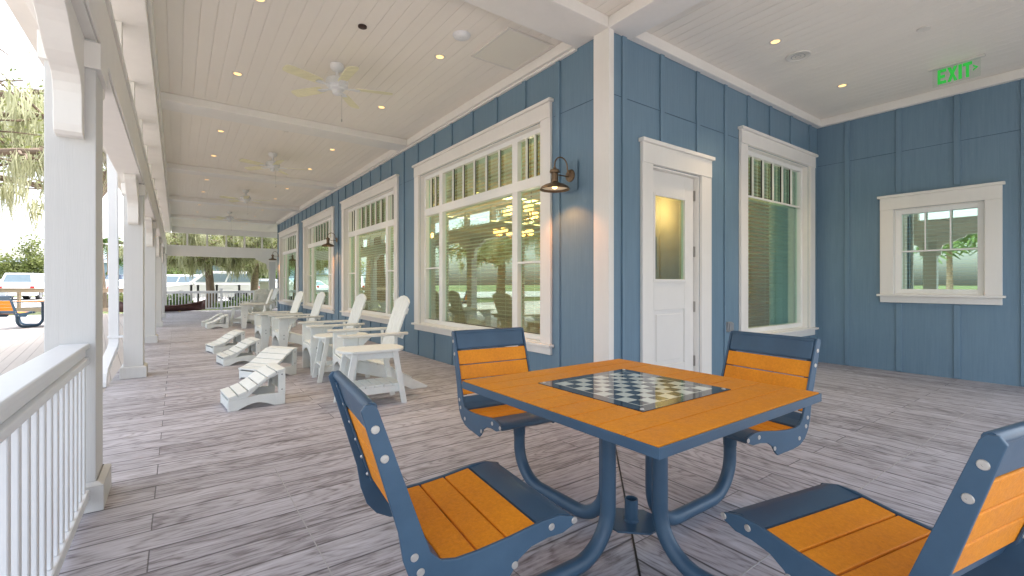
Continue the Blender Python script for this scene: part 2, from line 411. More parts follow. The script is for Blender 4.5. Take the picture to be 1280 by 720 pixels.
b = MB(); b.add([(-.665, -10, -.02), (-.665, 24.15, -.02), (-9.5, 30.5, -.02), (-30, 30.5, -.02), (-30, -10, -.02)], [(0, 1, 2, 3, 4)])
b.box(-30, -.665, -10, 23.5, -.12, -.03)
tag(b.build('deck', M['deck']), kind='structure')

# ------------------------------------------------------------------ the building
B = thing('clubhouse', 'long blue board and batten clubhouse with white trimmed windows and a deep porch', 'building', (XW, YD, 0))
def PB(mb, name, mat, **k):
    o = mb.build(name, mat, None, **k); o.parent = B; o.location = (-XW, -YD, 0); return o
def sub(mb, name, mat, par, **k):      # sub-part in world coordinates under a part that is itself in world coordinates
    return mb.build(name, mat, par, **k)
L = lambda a, n, z: (XW-n, a, z)
D = lambda a, n, z: (a, YD-n, z)
K = lambda a, n, z: (XB-n, a, z)
PIW = 4.30
wins_long = [(3.98+PIW*k, 7.19+PIW*k) for k in range(4)]
OZ0, OZ1 = .55, 3.03
openL = [(a, c, OZ0, OZ1) for a, c in wins_long]
openD = [(3.95, 4.83, 0., 2.44), (5.87, 7.72, .55, 2.98)]
openK = [(1.16, 2.05, 1.07, 2.24)]
def wall(name, mp, a0, a1, z1, openings, battens, th=.2, joint=3.03):
    b = MB(mp); x = a0
    for (o0, o1, p0, p1) in sorted(openings):
        b.box(x, o0, -th, 0, 0, z1); b.box(o0, o1, -th, 0, p1, z1)
        if p0 > 0: b.box(o0, o1, -th, 0, 0, p0)
        x = o1
    b.box(x, a1, -th, 0, 0, z1)
    o = PB(b, name, M['siding'])
    for c in battens:
        segs = [(0.012, z1-.002)]
        for (o0, o1, p0, p1) in openings:
            if o0-.2 < c < o1+.2: segs = ([(0.012, p0-.13)] if p0 > .2 else []) + [(p1+.235, z1-.002)]
        for s0, s1 in segs: b = MB(mp); b.box(c-.032, c+.032, 0.0005, .02, s0, s1); sub(b, 'batten', M['siding'], o, bevel=.003, seg=1)
    b = MB(mp); x = a0+.01       # sheet joint, a thin flashing line
    for (o0, o1, p0, p1) in sorted(openings)+[(a1-.01, a1, 9, 9)]:
        if p1 > joint-.3 and p1 < 9:
            b.box(x, o0-.19, .0004, .003, joint-.003, joint+.003); x = o1+.19
    b.box(x, a1-.01, .0004, .003, joint-.003, joint+.003)
    sub(b, 'sheet_joint', M['navy'], o)
    return o
wall('wall', L, YD+.001, YE, CE, openL, [3.71+.595*k for k in range(29) if 3.71+.595*k < YE-.06])
wall('wall', D, XW, XB, CE, openD, [3.53, 4.13, 4.79, 5.38, 5.93, 6.52, 7.14, 7.77])
wall('wall', K, YN, YD, CE, openK, [YD-.4, 1.995, 1.41, .83, .24, -.35, -.94, -1.53, -2.12, -2.71, -3.3])
b = MB(); b.box(XW, 12.5, YE-.2, YE, 0, CE); b.box(12.3, 12.5, YD, YE-.2, 0, CE); b.box(XB+.2, 12.5, YN, YN+.2, 0, CE); b.box(12.3, 12.5, YN+.2, YD-.001, 0, CE)
PB(b, 'wall', M['siding'])
b = MB(); b.box(XW-.035, XW+.035, YD-.035, YD+.165, 0, CE)      # wrapped corner post
PB(b, 'corner_board', M['trim'], bevel=.004)
b = MB(); b.box(XW-.03, XW+.08, YE-.1, YE+.03, 0, CE); PB(b, 'corner_board', M['siding'], bevel=.004)
# ceiling boards, crown, beams
b = MB(); p = .127; x = -.2
while x < XB:
    x1 = min(x+p-.004, XB)
    y0, y1 = YN, YD-.0
    if x1 <= XW-.005 or x < XW: y1 = YF
    b.box(x, x1, y0, y1, CE, CE+.005); x += p
x = XW
while x < 8.3:
    b.box(x, x+p-.005, YE, YF, CE, CE+.005); x += p
PB(b, 'ceiling_boards', M['ceiling'], bevel=.003, seg=1)
b = MB(); b.box(-1.0, 12.6, YN, YF+.5, CE+.0055, CE+.25); PB(b, 'roof', M['ceiling'])
b = MB()     # eaves board outside the columns
b.box(-1.0, -.62, YN, YF+.5, CE-.16, CE+.005); b.box(-1.14, -1.0, YN, YF+.5, CE-.2, CE+.2)
PB(b, 'eave', M['trim'], bevel=.005)
b = MB(); cw = .075
prof = lambda n0, z0: None
b.box(XW-cw, XW-.0005, YD+.421, YE, CR, CE-.001); b.box(XW-cw*.55, XW-.0005, YD+.421, YE, CR-.025, CR)
b.box(XW+.3, XB, YD-cw, YD-.0005, CR, CE-.001); b.box(XB-cw, XB-.0005, YN, YD-cw, CR, CE-.001)
PB(b, 'crown_moulding', M['trim'], bevel=.006)
def bm(x0, x1, y0, y1, z0=CR, z1=CE-.001):
    b = MB(); b.box(x0, x1, y0, y1, z0, z1); return PB(b, 'ceiling_beam', M['trim'], bevel=.006)
bm(-.2, XW-.0356, YD-.034, YD+.42); bm(XW-.0355, XW-.0005, YD+.1655, YD+.42)
for k in range(1, 5): bm(-.2, XW-cw-.001, 3.34+PIT*k-.2+.07, 3.34+PIT*k+.28)
bm(XW-.035, XW+.30, YN, YD-.001)
# long header over the columns, clerestory posts, upper beam
b = MB(); b.box(XC-.12, XC+.10, YN, YF+.15, 2.52, 2.93); b.box(XC-.14, XC+.12, YN, YF+.15, 2.9305, 2.965); b.box(XC+.1005, XC+.115, YN, YF+.15, 2.53, 2.56)
PB(b, 'header_beam', M['trim'], bevel=.006)
b = MB(); b.box(XC-.12, -.2005, YN, YF+.15, 3.46, CE+.005); b.box(-.2, -.17, YN, YF, 3.55, CE-.001); PB(b, 'header_beam', M['trim'], bevel=.006)
b = MB(); b.box(XC+.101, XB-.001, YN-.16, YN, 2.52, 2.93); PB(b, 'header_beam', M['trim'], bevel=.006)  # unseen near-end header, added to keep sky light off the upper walls
b = MB(); b.box(XC+.101, XB-.001, YN-.16, YN-.02, 2.9305, CE+.005); PB(b, 'header_beam', M['trim'], bevel=.006)  # unseen infill above the added header, blocking light up to the ceiling
y = YN+.3
while y < YF:
    b = MB(); b.box(XC-.09, XC+.07, y, y+.1, 2.966, 3.459); PB(b, 'clerestory_post', M['trim'], bevel=.004); y += PIT/3
# far end
XF = 3.78
b = MB(); b.box(XC+.101, 8.3, YF-.02, YF+.16, 2.45, 2.93); PB(b, 'header_beam', M['trim'], bevel=.006)
b = MB(); b.box(-.169, 8.3, YF-.04, YF+.16, 3.47, CE-.001); PB(b, 'header_beam', M['trim'], bevel=.006)
x = .35
while x < 8:
    b = MB(); b.box(x, x+.07, YF, YF+.1, 2.931, 3.469); PB(b, 'clerestory_post', M['trim'], bevel=.004); x += .74
b = MB(); b.box(8.1, 8.3, YE, YF+.16, 3.47, CE-.001); PB(b, 'header_beam', M['trim'])

# windows -------------------------------------------------------------
def window(mp, o0, o1, z0, z1, cw, sides=None, bars=True, head=.20, muntin=6, kind='big', rec=.09):
    b = MB(mp)     # casing
    b.box(o0-cw, o0, .0008, .036, z0, z1); b.box(o1, o1+cw, .0008, .036, z0, z1)
    b.box(o0-cw, o1+cw, .0008, .042, z1+.0005, z1+head-.035); b.box(o0-cw-.025, o1+cw+.025, .0008, .07, z1+head-.0345, z1+head)
    for q in (o0, o1-.012): b.box(q, q+.012, -.125, -.0005, z0+.001, z1-.001)
    b.box(o0+.0125, o1-.0125, -.125, -.0005, z1-.013, z1-.001)
    w = PB(b, 'window', M['trim'], bevel=.004)
    b = MB(mp); b.box(o0-cw-.03, o1+cw+.03, .0008, .075, z0-.03, z0-.0005); b.box(o0+.0125, o1-.0125, -.125, .0005, z0-.02, z0+.012)
    b.box(o0-cw, o1+cw, .0008, .034, z0-.115, z0-.0305)
    sub(b, 'sill', M['trim'], w, bevel=.004)
    fr = MB(mp); f0, f1, g0, g1 = o0+.013, o1-.013, z0+.013, z1-.0135; fw = .058; n0, n1 = -rec-.05, -rec+.02
    fr.box(f0, f0+fw, n0, n1, g0, g1); fr.box(f1-fw, f1, n0, n1, g0, g1)
    fr.box(f0+fw, f1-fw, n0, n1, g0, g0+fw); fr.box(f0+fw, f1-fw, n0, n1, g1-fw, g1)
    e0, e1, h0, h1 = f0+fw, f1-fw, g0+fw, g1-fw
    dk = MB(mp)
    if kind == 'big':
        t0, t1 = 2.345, 2.465; fr.box(e0, e1, n0, n1+.006, t0, t1)
        ml = [e0+.545, e1-.545]
        for m in ml: fr.box(m-.055, m+.055, n0, n1+.004, h0, t0-.0005); fr.box(m-.055, m+.055, n0, n1+.004, t1+.0005, h1)
        xs = [(e0, ml[0]-.055, 3), (ml[0]+.055, ml[1]-.055, 6), (ml[1]+.055, e1, 3)]
        for i, (a, c, k) in enumerate(xs):
            for j in range(1, k):
                q = a+(c-a)*j/k; fr.box(q-.009, q+.009, n1-.028, n1-.004, t1, h1); dk.box(q-.010, q+.010, n1-.045, n1-.029, t1, h1)
            if i != 1: fr.box(a, c, n1-.03, n1-.004, 1.455, 1.482)
        for a, c, k in xs:
            for q in (t1+.0, h0): dk.box(a, c, n1-.05, n1-.046, q, q+.008)
    elif kind == 'tall':
        zz = 2.37
        fr.box(e0, e1, n1-.03, n1-.004, zz-.012, zz+.012)
        for j in range(1, muntin):
            q = e0+(e1-e0)*j/muntin; fr.box(q-.009, q+.009, n1-.028, n1-.005, zz+.013, h1); dk.box(q-.012, q+.012, n1-.045, n1-.029, zz+.013, h1)
    else:
        zz = z0+(z1-z0)*.50
        fr.box(e0, e1, n1-.03, n1-.004, zz-.010, zz+.010)
        for j in (1, 2):
            q = e0+(e1-e0)*j/3; fr.box(q-.008, q+.008, n1-.028, n1-.005, zz+.011, h1)
    if dk.v: o_ = len(fr.v); fr.v += dk.v; fr.f += [[i+o_ for i in f] for f in dk.f]; fr.sm += dk.sm; fr.mi += [1]*len(dk.f)
    sub(fr, 'frame', [M['frame'], M['blackplate']], w, bevel=.003, seg=1)
    g = MB(mp); g.box(e0-.004, e1+.004, n1-.058, n1-.052, h0-.004, h1+.004); sub(g, 'glass', M['glass2' if kind == 'small' else 'glass'], w)
    bl = MB(mp); z = h0+.02
    while z < h1-.04:
        bl.add([(e0, n0-.10, z), (e1, n0-.10, z), (e1, n0-.055, z+.011), (e0, n0-.055, z+.011)], [(0, 1, 2, 3)]); z += .052
    bl.box(e0, e1, n0-.11, n0-.05, h1-.03, h1+.02)
    k = max(2, int((e1-e0)/.55))
    for j in range(k): q = e0+(e1-e0)*(j+.5)/k; bl.box(q-.002, q+.002, n0-.054, n0-.052, h0+.02, h1-.03)
    sub(bl, 'blind', M['blind'], w)
    return w
for a, c in wins_long: window(L, a, c, OZ0, OZ1, .17)
wd = window(D, 5.87, 7.72, .55, 2.98, .17, kind='tall')
b = MB()       # folded curtain in the right-hand part of the tall window
pts = [(7.18+.03*i, YD+.30+.03*math.sin(i*1.9)) for i in range(33)]
b.add([(x, y, .3) for x, y in pts]+[(x, y, 2.95) for x, y in pts], [(i, i+1, 34+i, 33+i) for i in range(32)], True)
sub(b, 'curtain', M['curtain'], wd)
window(K, 1.16, 2.05, 1.07, 2.24, .15, kind='small', rec=.05)
# door -----------------------------------------------------------------
b = MB(D); c0, c1, zt = 3.95, 4.83, 2.44
b.box(c0-.17, c0, .0008, .036, 0, zt); b.box(c1, c1+.2, .0008, .036, 0, zt); b.box(c0-.17, c1+.2, .0008, .042, zt+.0005, zt+.2); b.box(c0-.195, c1+.225, .0008, .068, zt+.2005, zt+.24)
for q in (c0, c1-.02): b.box(q, q+.02, -.13, -.0005, 0, zt-.001)
b.box(c0+.0205, c1-.0205, -.13, -.0005, zt-.021, zt-.001)
dr = PB(b, 'door', M['trim'], bevel=.004)
s0, s1, nz0, nz1 = c0+.023, c1-.023, -.10, -.055
b = MB(D); g0, g1, h0, h1 = 4.075, 4.63, 1.25, 2.16; q0, q1 = .33, .93
b.box(s0, g0, nz0, nz1, .012, zt-.024); b.box(g1, s1, nz0, nz1, .012, zt-.024)
b.box(g0, g1, nz0, nz1, h1, zt-.024); b.box(g0, g1, nz0, nz1, q1, h0); b.box(g0, g1, nz0, nz1, .012, q0); b.box(g0, g1, nz0, nz1-.012, q0, q1)
b.box(g0+.05, g1-.05, nz1-.0118, nz1-.004, q0+.05, q1-.05)
sub(b, 'door_panel', M['door'], dr, bevel=.004)
b = MB(D)
for (a, c, e, f) in ((g0-.02, g0+.012, h0-.02, h1+.02), (g1-.012, g1+.02, h0-.02, h1+.02), (g0+.0125, g1-.0125, h0-.02, h0+.012), (g0+.0125, g1-.0125, h1-.012, h1+.02)): b.box(a, c, nz1+.0005, nz1+.014, e, f)
sub(b, 'glazing_frame', M['door'], dr, bevel=.003)
b = MB(D); b.box(g0, g1, -.082, -.076, h0, h1); sub(b, 'glass', M['glass'], dr)
for z in (.33, .95, 1.58, 2.22):
    b = MB(D); b.box(s1-.014, s1+.0, nz1+.0006, nz1+.012, z-.06, z+.06); b.box(s1+.0005, s1+.024, nz1-.004, nz1+.02, z-.06, z+.06)
    for k in range(5): b.tube([D(s1+.004, nz1+.014, z-.06+k*.0245), D(s1+.004, nz1+.014, z-.038+k*.0245)], .008, 8) if False else None
    sub(b, 'hinge', M['hinge'], dr, bevel=.002, seg=1)
# interior seen through the glass ------------------------------------------
b = MB(); b.box(XW+.21, 12.3, YD+.21, YE-.2, -.02, .004); PB(b, 'room_floor', M['intfloor'])
b = MB(); b.box(XW+.2, 12.3, YD+.2, YE-.2, 3.42, 3.5); b.box(5.2, 11, YD+.2, YE-.2, 3.2, 3.419)
for yy in range(5): b.box(XW+.9, 11.5, 4.3+3.2*yy, 4.55+3.2*yy, 3.02, 3.199)
PB(b, 'room_ceiling', M['intceil'])
b = MB(); b.box(10.2, 10.3, YD+.2, YE-.2, 0, 3.2); b.box(XW+.2, 10.2, YE-.4, YE-.21, 0, 3.2); b.box(4.95, 5.05, 6.2, 9.0, 0, .0); PB(b, 'room_wall', M['intwall'])
b = MB(); b.box(4.6, 5.15, YD+1.2, YD+1.3, 0, 2.3); b.box(5.6, 5.8, YD+2.0, YD+2.2, 0, 3.1); PB(b, 'room_wall', M['intwall'])
for yy in range(5):
    b = MB(); b.box(5.3, 10.0, 5.2+3.2*yy, 5.55+3.2*yy, 3.17, 3.198); PB(b, 'cove_light', M['cove'])
b = MB(); b.box(3.9, 4.6, YD+1.15, YD+1.19, 2.34, 2.5); PB(b, 'cove_light', M['cove'])
b = MB(); b.box(XB+.21, 12.3, YN+.2, YD-.001, 0, .01); b.box(XB+.2, 12.3, YN+.2, YD-.01, 3.4, 3.5); b.box(11, 11.1, YN+.2, YD-.01, 0, 3.4); PB(b, 'room_wall', M['intceil'])

def chandelier(loc, label, first=None):
    if first: return dup(first, loc, .4, label)
    t = thing('chandelier', label, 'chandelier', loc, 0, 'amber chandeliers inside the room')
    b = MB(); b.tube([(0, 0, 0), (0, 0, .75)], .012, 8)
    for k in range(8):
        a = k*math.pi/4; b.tube([(0, 0, .02), (.25*math.cos(a), .25*math.sin(a), -.05), (.42*math.cos(a), .42*math.sin(a), .05)], .010, 6)
    b.build('arms', M['bronze'], t)
    for k in range(8):
        a = k*math.pi/4; b = MB(); b.lathe([(.035, .05), (.075, .06), (.085, .17), (.02, .17)], (.42*math.cos(a), .42*math.sin(a), 0), 10); b.build('lamp_shade', M['amber'], t)
    return t
c0_ = chandelier((5.0, 6.3, 2.35), 'amber shaded chandelier hanging inside the nearest wide window')
chandelier((6.6, 9.0, 2.35), 'amber chandelier deeper in the room, low left behind the nearest wide window', c0_)
chandelier((4.9, 11.0, 2.35), 'amber chandelier inside the second wide window', c0_)
chandelier((7.4, 7.4, 2.3), 'amber chandelier behind the narrow right pane of the nearest wide window', c0_)
for p in ((5.0, 6.3, 2.3), (7.5, 7.0, 2.3), (5.5, 10.5, 2.3), (8.2, 11, 2.3), (6, 15.5, 2.3), (6, 19, 2.3), (3.75, 3.5, 3.0), (7.0, 4.6, 2.5)):
    l = bpy.data.lights.new('room_fill_light', 'POINT'); l.energy = 14 if p[0] > 4 else 4; l.color = (1, .74, .40); l.shadow_soft_size = .05  # fill lights added to brighten the room, most without a fixture
    o = bpy.data.objects.new('room_fill_light', l); COL.objects.link(o); o.location = p
# sideboard and chairs inside
t = thing('sideboard', 'dark wooden sideboard inside the room behind the tall window', 'sideboard', (6.4, 5.6, 0))
b = MB(); b.box(-.8, .8, -.25, .25, .1, .85); b.build('cabinet', M['intwood'], t, bevel=.01); b = MB(); b.box(-.84, .84, -.28, .28, .8505, .89); b.build('top', M['intwood'], t, bevel=.01)
t = thing('framed_picture', 'dark framed picture on the room wall behind the tall window', 'picture', (5.70, YD+1.98, 1.75))
b = MB(); b.box(.4, 1.0, -.02, .02, -.28, .28); b.build('frame', M['blackmetal'], t, bevel=.006); b = MB(); b.box(.45, .95, -.024, -.0205, -.23, .23); b.build('print', M['blind'], t)
b = MB(); b.box(5.801, 9, YD+2.02, YD+2.12, 0, 3.1); PB(b, 'room_wall', M['intwall'])

# ------------------------------------------------------------------ porch columns
def column(first=None):
    t = thing('porch_column', '', 'column', (0, 0, 0), 0, 'white columns along the porch edge')
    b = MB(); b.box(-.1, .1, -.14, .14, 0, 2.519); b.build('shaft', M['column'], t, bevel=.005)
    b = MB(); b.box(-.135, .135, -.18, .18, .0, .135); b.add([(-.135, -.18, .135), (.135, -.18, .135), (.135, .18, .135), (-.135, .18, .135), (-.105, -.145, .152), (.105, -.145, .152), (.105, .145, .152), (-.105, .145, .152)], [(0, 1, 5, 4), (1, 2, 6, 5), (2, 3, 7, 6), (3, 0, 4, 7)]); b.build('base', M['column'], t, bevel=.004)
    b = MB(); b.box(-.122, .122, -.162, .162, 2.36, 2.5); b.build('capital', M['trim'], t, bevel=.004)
    for s in (-1, 1):       # ogee brackets under the beam
        o = [(.0, 1.975), (.05, 1.98), (.072, 1.995), (.082, 2.03), (.084, 2.14), (.090, 2.19), (.108, 2.235), (.14, 2.268), (.18, 2.285), (.205, 2.29), (.235, 2.298), (.29, 2.318), (.35, 2.352), (.42, 2.40), (.48, 2.432), (.53, 2.447), (.56, 2.462), (.575, 2.485), (.575, 2.5195), (.0, 2.5195)]
        o = [(a+.1405, z) for a, z in o]
        b = MB(); b.prism([(s*a, z) for a, z in o], -.055, .055, 'YZ'); b.build('bracket', M['trim'], t, bevel=.004)
    return t
col0 = column(); ordn = {2: 'nearest white porch column, joined by the railing', 3: 'white porch column beside the downspout, second from the front', 4: 'white porch column, third from the front of the row', 5: 'white porch column, fourth from the front of the row', 6: 'white porch column just before the canoe, fifth from the front', 7: 'farthest white corner column beside the canoe', 1: 'white porch column at the near end of the railing'}
ordn = {k-1: v for k, v in ordn.items()}
first = True
for i, y in enumerate(cols_y):
    if first: col0.location = (XC, y, 0); col0['label'] = ordn[i]; first = False
    else: dup(col0, (XC, y, 0), 0, ordn[i])
t = dup(col0, (XF, YF+.07, 0), R(90), 'white far end column right of the reclining chairs', 'white columns along the porch edge')
for ch in t.children:
    ch.data = ch.data
t.scale = (.8, 1, .972)

# railings
def railing(name, label, A, Bp, pitch=.112, endtrim=0.):
    A, Bp = Vector(A), Vector(Bp); d = Bp-A; Ln = d.length; t = thing(name, label, 'railing', A, math.atan2(d.y, d.x), 'white porch railings')
    b = MB(); b.box(0, Ln, -.075, .045, .865, .895); b.box(0, Ln, -.095+.16, -.045, .835, .8645) if False else b.box(0, Ln, -.06, .012, .82, .8645); b.build('top_rail', M['rail'], t, bevel=.008, seg=3)
    b = MB(); b.box(0, Ln, -.075, -.028, .785, .8195); b.build('sub_rail', M['rail'], t, bevel=.006)
    b = MB(); b.box(0, Ln, -.078, -.022, .07, .125); b.build('bottom_rail', M['rail'], t, bevel=.006)
    k = int(Ln/pitch); p = (Ln-(k-1)*pitch)/2; me = None
    for j in range(k):
        if me is None:
            b = MB(); b.box(-.017, .017, -.067, -.033, .1255, .7845); o = b.build('baluster', M['rail'], t, bevel=.003, seg=1); me = o
        else: o = me.copy(); COL.objects.link(o); o.parent = t
        o.location = (p+j*pitch, 0, 0)
    return t
railing('porch_railing', 'white railing with square balusters joined to the nearest column', (XC, cols_y[0]+.14, 0), (XC, cols_y[1]-.14, 0))
railing('porch_railing', 'white railing across the far end behind the canoe', (XC+.1, YF+.12, 0), (1.62, YF+.12, 0))
railing('porch_railing', 'white railing at the far end behind the reclining chairs', (1.74, YF+.12, 0), (XF-.14, YF+.12, 0))
railing('porch_railing', 'white railing at the far right end past the last blue wall', (XF+.14, YF+.12, 0), (8.2, YF+.12, 0))
b = MB(); b.box(1.63, 1.73, YF+.07, YF+.17, 0, .98); b.box(1.61, 1.75, YF+.05, YF+.19, .9805, 1.01)
o = b.build('railing_post', M['rail'], bevel=.006); tag(o, 'square white post in the middle of the far railing', 'post')

# downspout beside the second column
t = thing('downspout', 'white rectangular downspout with curved outlet beside the second column', 'downspout', (XC-.2, cols_y[2]-.02, 0))
def rtube(mb, pts, wx, wy):
    vs = []; fs = []
    for i, p in enumerate(pts):
        p = Vector(p); tg = (Vector(pts[min(i+1, len(pts)-1)])-Vector(pts[max(0, i-1)])).normalized(); sx = Vector((1, 0, 0)); n = tg.cross(sx).normalized()
        for sxx, syy in ((-1, -1), (1, -1), (1, 1), (-1, 1)): vs.append(tuple(p+sx*sxx*wx/2+n*syy*wy/2))
    for i in range(len(pts)-1):
        for k in range(4): fs.append((4*i+k, 4*i+(k+1) % 4, 4*i+4+(k+1) % 4, 4*i+4+k))
    fs += [(3, 2, 1, 0), tuple(4*(len(pts)-1)+k for k in range(4))]; mb.add(vs, fs)
b = MB(); rtube(b, [(-.03, 0, 3.5), (-.01, 0, 2.3), (0, 0, .50)], .10, .085); b.build('pipe', M['rail'], t, bevel=.008)
b = MB(); pp = [(0, 0, .499), (0, -.02, .44), (-.01, -.06, .38), (-.03, -.16, .31), (-.05, -.34, .22), (-.06, -.46, .17), (-.065, -.52, .12), (-.068, -.54, .04), (-.07, -.54, -.012)]; rtube(b, pp, .10, .085)
b.build('elbow', M['rail'], t, bevel=.006)
b = MB(); b.box(-.062, .15, -.052, .052, .52, .545); b.build('strap', M['rail'], t)

# ------------------------------------------------------------------ ceiling fittings
def fan_make():
    t = thing('ceiling_fan', '', 'ceiling fan', (0, 0, CE), 0, 'white ceiling fans along the porch')
    b = MB(); b.lathe([(.0, -.0), (.075, -.001), (.078, -.03), (.055, -.07), (.018, -.085), (.018, -.16)], (0, 0, 0), 20); b.build('canopy', M['fanbody'], t)
    b = MB(); b.lathe([(.018, -.15), (.06, -.155), (.115, -.175), (.125, -.21), (.12, -.25), (.09, -.27), (.085, -.285), (.05, -.30), (.05, -.335), (.03, -.35), (0, -.352)], (0, 0, 0), 24); b.build('motor', M['fanbody'], t)
    for k in range(5):
        a = 2*math.pi*k/5; m = Matrix.Rotation(a, 3, 'Z'); pt = Matrix.Rotation(R(12), 3, 'X')
        b = MB(); o = [(.20, -.048), (.26, -.058), (.56, -.068), (.605, -.056), (.62, -.028), (.62, .028), (.605, .056), (.56, .068), (.26, .058), (.20, .048)]
        b.prism(o, -.004, .004, 'XY'); b.v = [tuple(m @ (pt @ Vector(v)) + Vector((0, 0, -.262))) for v in b.v]; bl = b.build('blade', M['fanblade'], t, bevel=.002, seg=1)
        b = MB(); b.box(.08, .15, -.018, .018, -.275, -.268); b.prism([(.14, -.015), (.22, -.04), (.25, -.03), (.25, .03), (.22, .04), (.14, .015)], -.275, -.2685, 'XY'); b.v = [tuple(m @ Vector(v)) for v in b.v]; b.build('blade_arm', M['fanbody'], bl)
    b = MB(); b.tube([(.05, .0, -.34), (.05, 0, -.62)], .0022, 6); b.lathe([(0, -.62), (.007, -.625), (.007, -.65), (0, -.655)], (.05, 0, 0), 8); b.build('pull_chain', M['bolt'], t)
    return t
fan0 = fan_make()
for i, (y, a, lb) in enumerate(((5.46, -18, 'nearest white ceiling fan with yellowed blades'), (9.9, -14, 'second ceiling fan from the front, yellowed blades'), (14.2, -22, 'third ceiling fan along the porch ceiling'), (18.8, 12, 'fourth, farthest ceiling fan before the end opening'), (23.0, 20, 'ceiling fan past the end of the blue wall'))):
    if i == 0: fan0.location = (1.49, y, CE); fan0.rotation_euler[2] = R(a); fan0['label'] = lb
    elif i < 4: dup(fan0, (1.5, y, CE), R(a), lb)

def can_make():
    t = thing('recessed_light', '', 'downlight', (0, 0, CE), 0, 'lit recessed downlights in the porch ceiling')
    b = MB(); b.lathe([(.040, -.002), (.046, -.007), (.060, -.005), (.062, -.0005)], (0, 0, 0), 24); b.build('trim_ring', M['plate'], t)
    b = MB(); b.lathe([(.0, -.003), (.041, -.003)], (0, 0, 0), 20); b.build('lamp', M['canbulb'], t)
    return t
can0 = can_make(); nth = ['first', 'second', 'third', 'fourth', 'fifth', 'sixth', 'seventh', 'eighth', 'ninth', 'tenth']
spots = []
for k in range(10):
    y = 4.60+(k//2)*4.36+(k % 2)*1.80
    spots.append((.59, y, '%s lit downlight from the front in the row nearer the columns' % nth[k])); spots.append((2.36, y, '%s lit downlight from the front in the row nearer the blue wall' % nth[k]))
spots += [(5.03, 2.26, 'lit downlight between the door and the round speaker plate'), (6.83, 2.26, 'lit downlight nearest the inner blue corner, left of the exit sign')]
for i, (x, y, lb) in enumerate(spots):
    if i == 0: can0.location = (x, y, CE); can0['label'] = lb
    else: dup(can0, (x, y, CE), 0, lb)
    if y < 17:
        l = bpy.data.lights.new('downlight_lamp', 'SPOT'); l.energy = 16; l.color = (1, .74, .45); l.spot_size = R(95); l.spot_blend = .8; l.shadow_soft_size = .04
        o = bpy.data.objects.new('downlight_lamp', l); COL.objects.link(o); o.location = (x, y, CE-.012)
b = MB(); b.lathe([(0, -.0), (.042, -.0), (.042, -.012), (.034, -.016), (0, -.014)], (0, 0, 0), 20); o = b.build('ceiling_sensor', M['sensor'], loc=(1.468, 4.50, CE-.0005)); tag(o, 'small black round fitting in the ceiling near the first fan', 'sensor')
b = MB(); b.lathe([(0, -.04), (.045, -.036), (.08, -.022), (.092, -.0)], (0, 0, 0), 24); o = b.build('smoke_detector', M['fanbody'], loc=(2.332, 4.07, CE-.0005)); tag(o, 'pale domed disc on the ceiling beside the square vent', 'detector')
t = thing('ceiling_vent', 'square perforated vent grille in the ceiling above the nearest window', 'vent', (2.92, 4.02, CE), 0)
b = MB(); b.box(-.27, .27, -.33, .33, -.010, -.0006); b.build('grille', M['vent'], t)
b = MB()
for (x0, x1, y0, y1) in ((-.295, -.2705, -.355, .355), (.2705, .295, -.355, .355), (-.27, .27, -.355, -.3305), (-.27, .27, .3305, .355)): b.box(x0, x1, y0, y1, -.014, -.0006)
b.build('frame', M['plate'], t, bevel=.002)
def disc(name, r, loc, label, cat, ribs):
    t = thing(name, label, cat, loc); b = MB(); b.lathe([(0, -.010), (r*.82, -.010), (r*.86, -.014), (r*.97, -.012), (r, -.0006)], (0, 0, 0), 28); b.build('plate', M['plate'], t)
    if ribs:
        b = MB(); b.lathe([(r*.5, -.0115), (r*.55, -.0115)], (0, 0, 0), 28); b.lathe([(r*.2, -.0115), (r*.25, -.0115)], (0, 0, 0), 20); b.build('ring', M['grey'], t)
    return t
disc('ceiling_speaker', .125, (5.546, 2.254, CE), 'round flush speaker plate in the ceiling left of the exit sign', 'speaker', True)
disc('sprinkler_cover', .055, (5.958, 1.284, CE), 'small round white cover plate in the ceiling nearest the exit sign', 'cover plate', False)
disc('sprinkler_cover', .05, (1.45, 8.3, CE), 'small flat round cover plate in the ceiling before the second fan', 'cover plate', False)

# exit sign
t = thing('exit_sign', 'clear hanging exit sign with green letters and arrow', 'exit sign', (7.16, 1.265, CE), 0)
b = MB(); b.box(-.03, .03, -.235, .235, -.022, -.0006); b.build('mount', M['plate'], t, bevel=.004)
b = MB(); b.box(-.004, .004, -.20, .20, -.225, -.0225); b.build('panel', M['acrylic'], t, bevel=.001, seg=1)
def letter(parts, y0, wd, z0, h):
    b = MB()
    for poly in parts: b.prism([(y0-x*wd, z0+z*h) for x, z in poly], -.0075, -.0045, 'YZ')
    return b
SG = .24
E_ = [[(0, 0), (.34, 0), (.34, 1), (0, 1)], [(.34, .80), (1, .80), (1, 1), (.34, 1)], [(.34, .40), (.85, .40), (.85, .60), (.34, .60)], [(.34, 0), (1, 0), (1, .20), (.34, .20)]]
X_ = [[(0, 0), (.34, 0), (1, 1), (.66, 1)], [(.66, 0), (1, 0), (.67, .5), (.50, .5+.25*.0)], [(0, 1), (.34, 1), (.52, .72), (.34, .48)]]
I_ = [[(0, 0), (1, 0), (1, 1), (0, 1)]]
T_ = [[(0, .8), (1, .8), (1, 1), (0, 1)], [(.33, 0), (.67, 0), (.67, .8), (.33, .8)]]
A_ = [[(0, .25), (.0, .0), (1, .5), (.72, .60)], [(.0, 1), (.0, .75), (.60, .44), (1, .5)]]
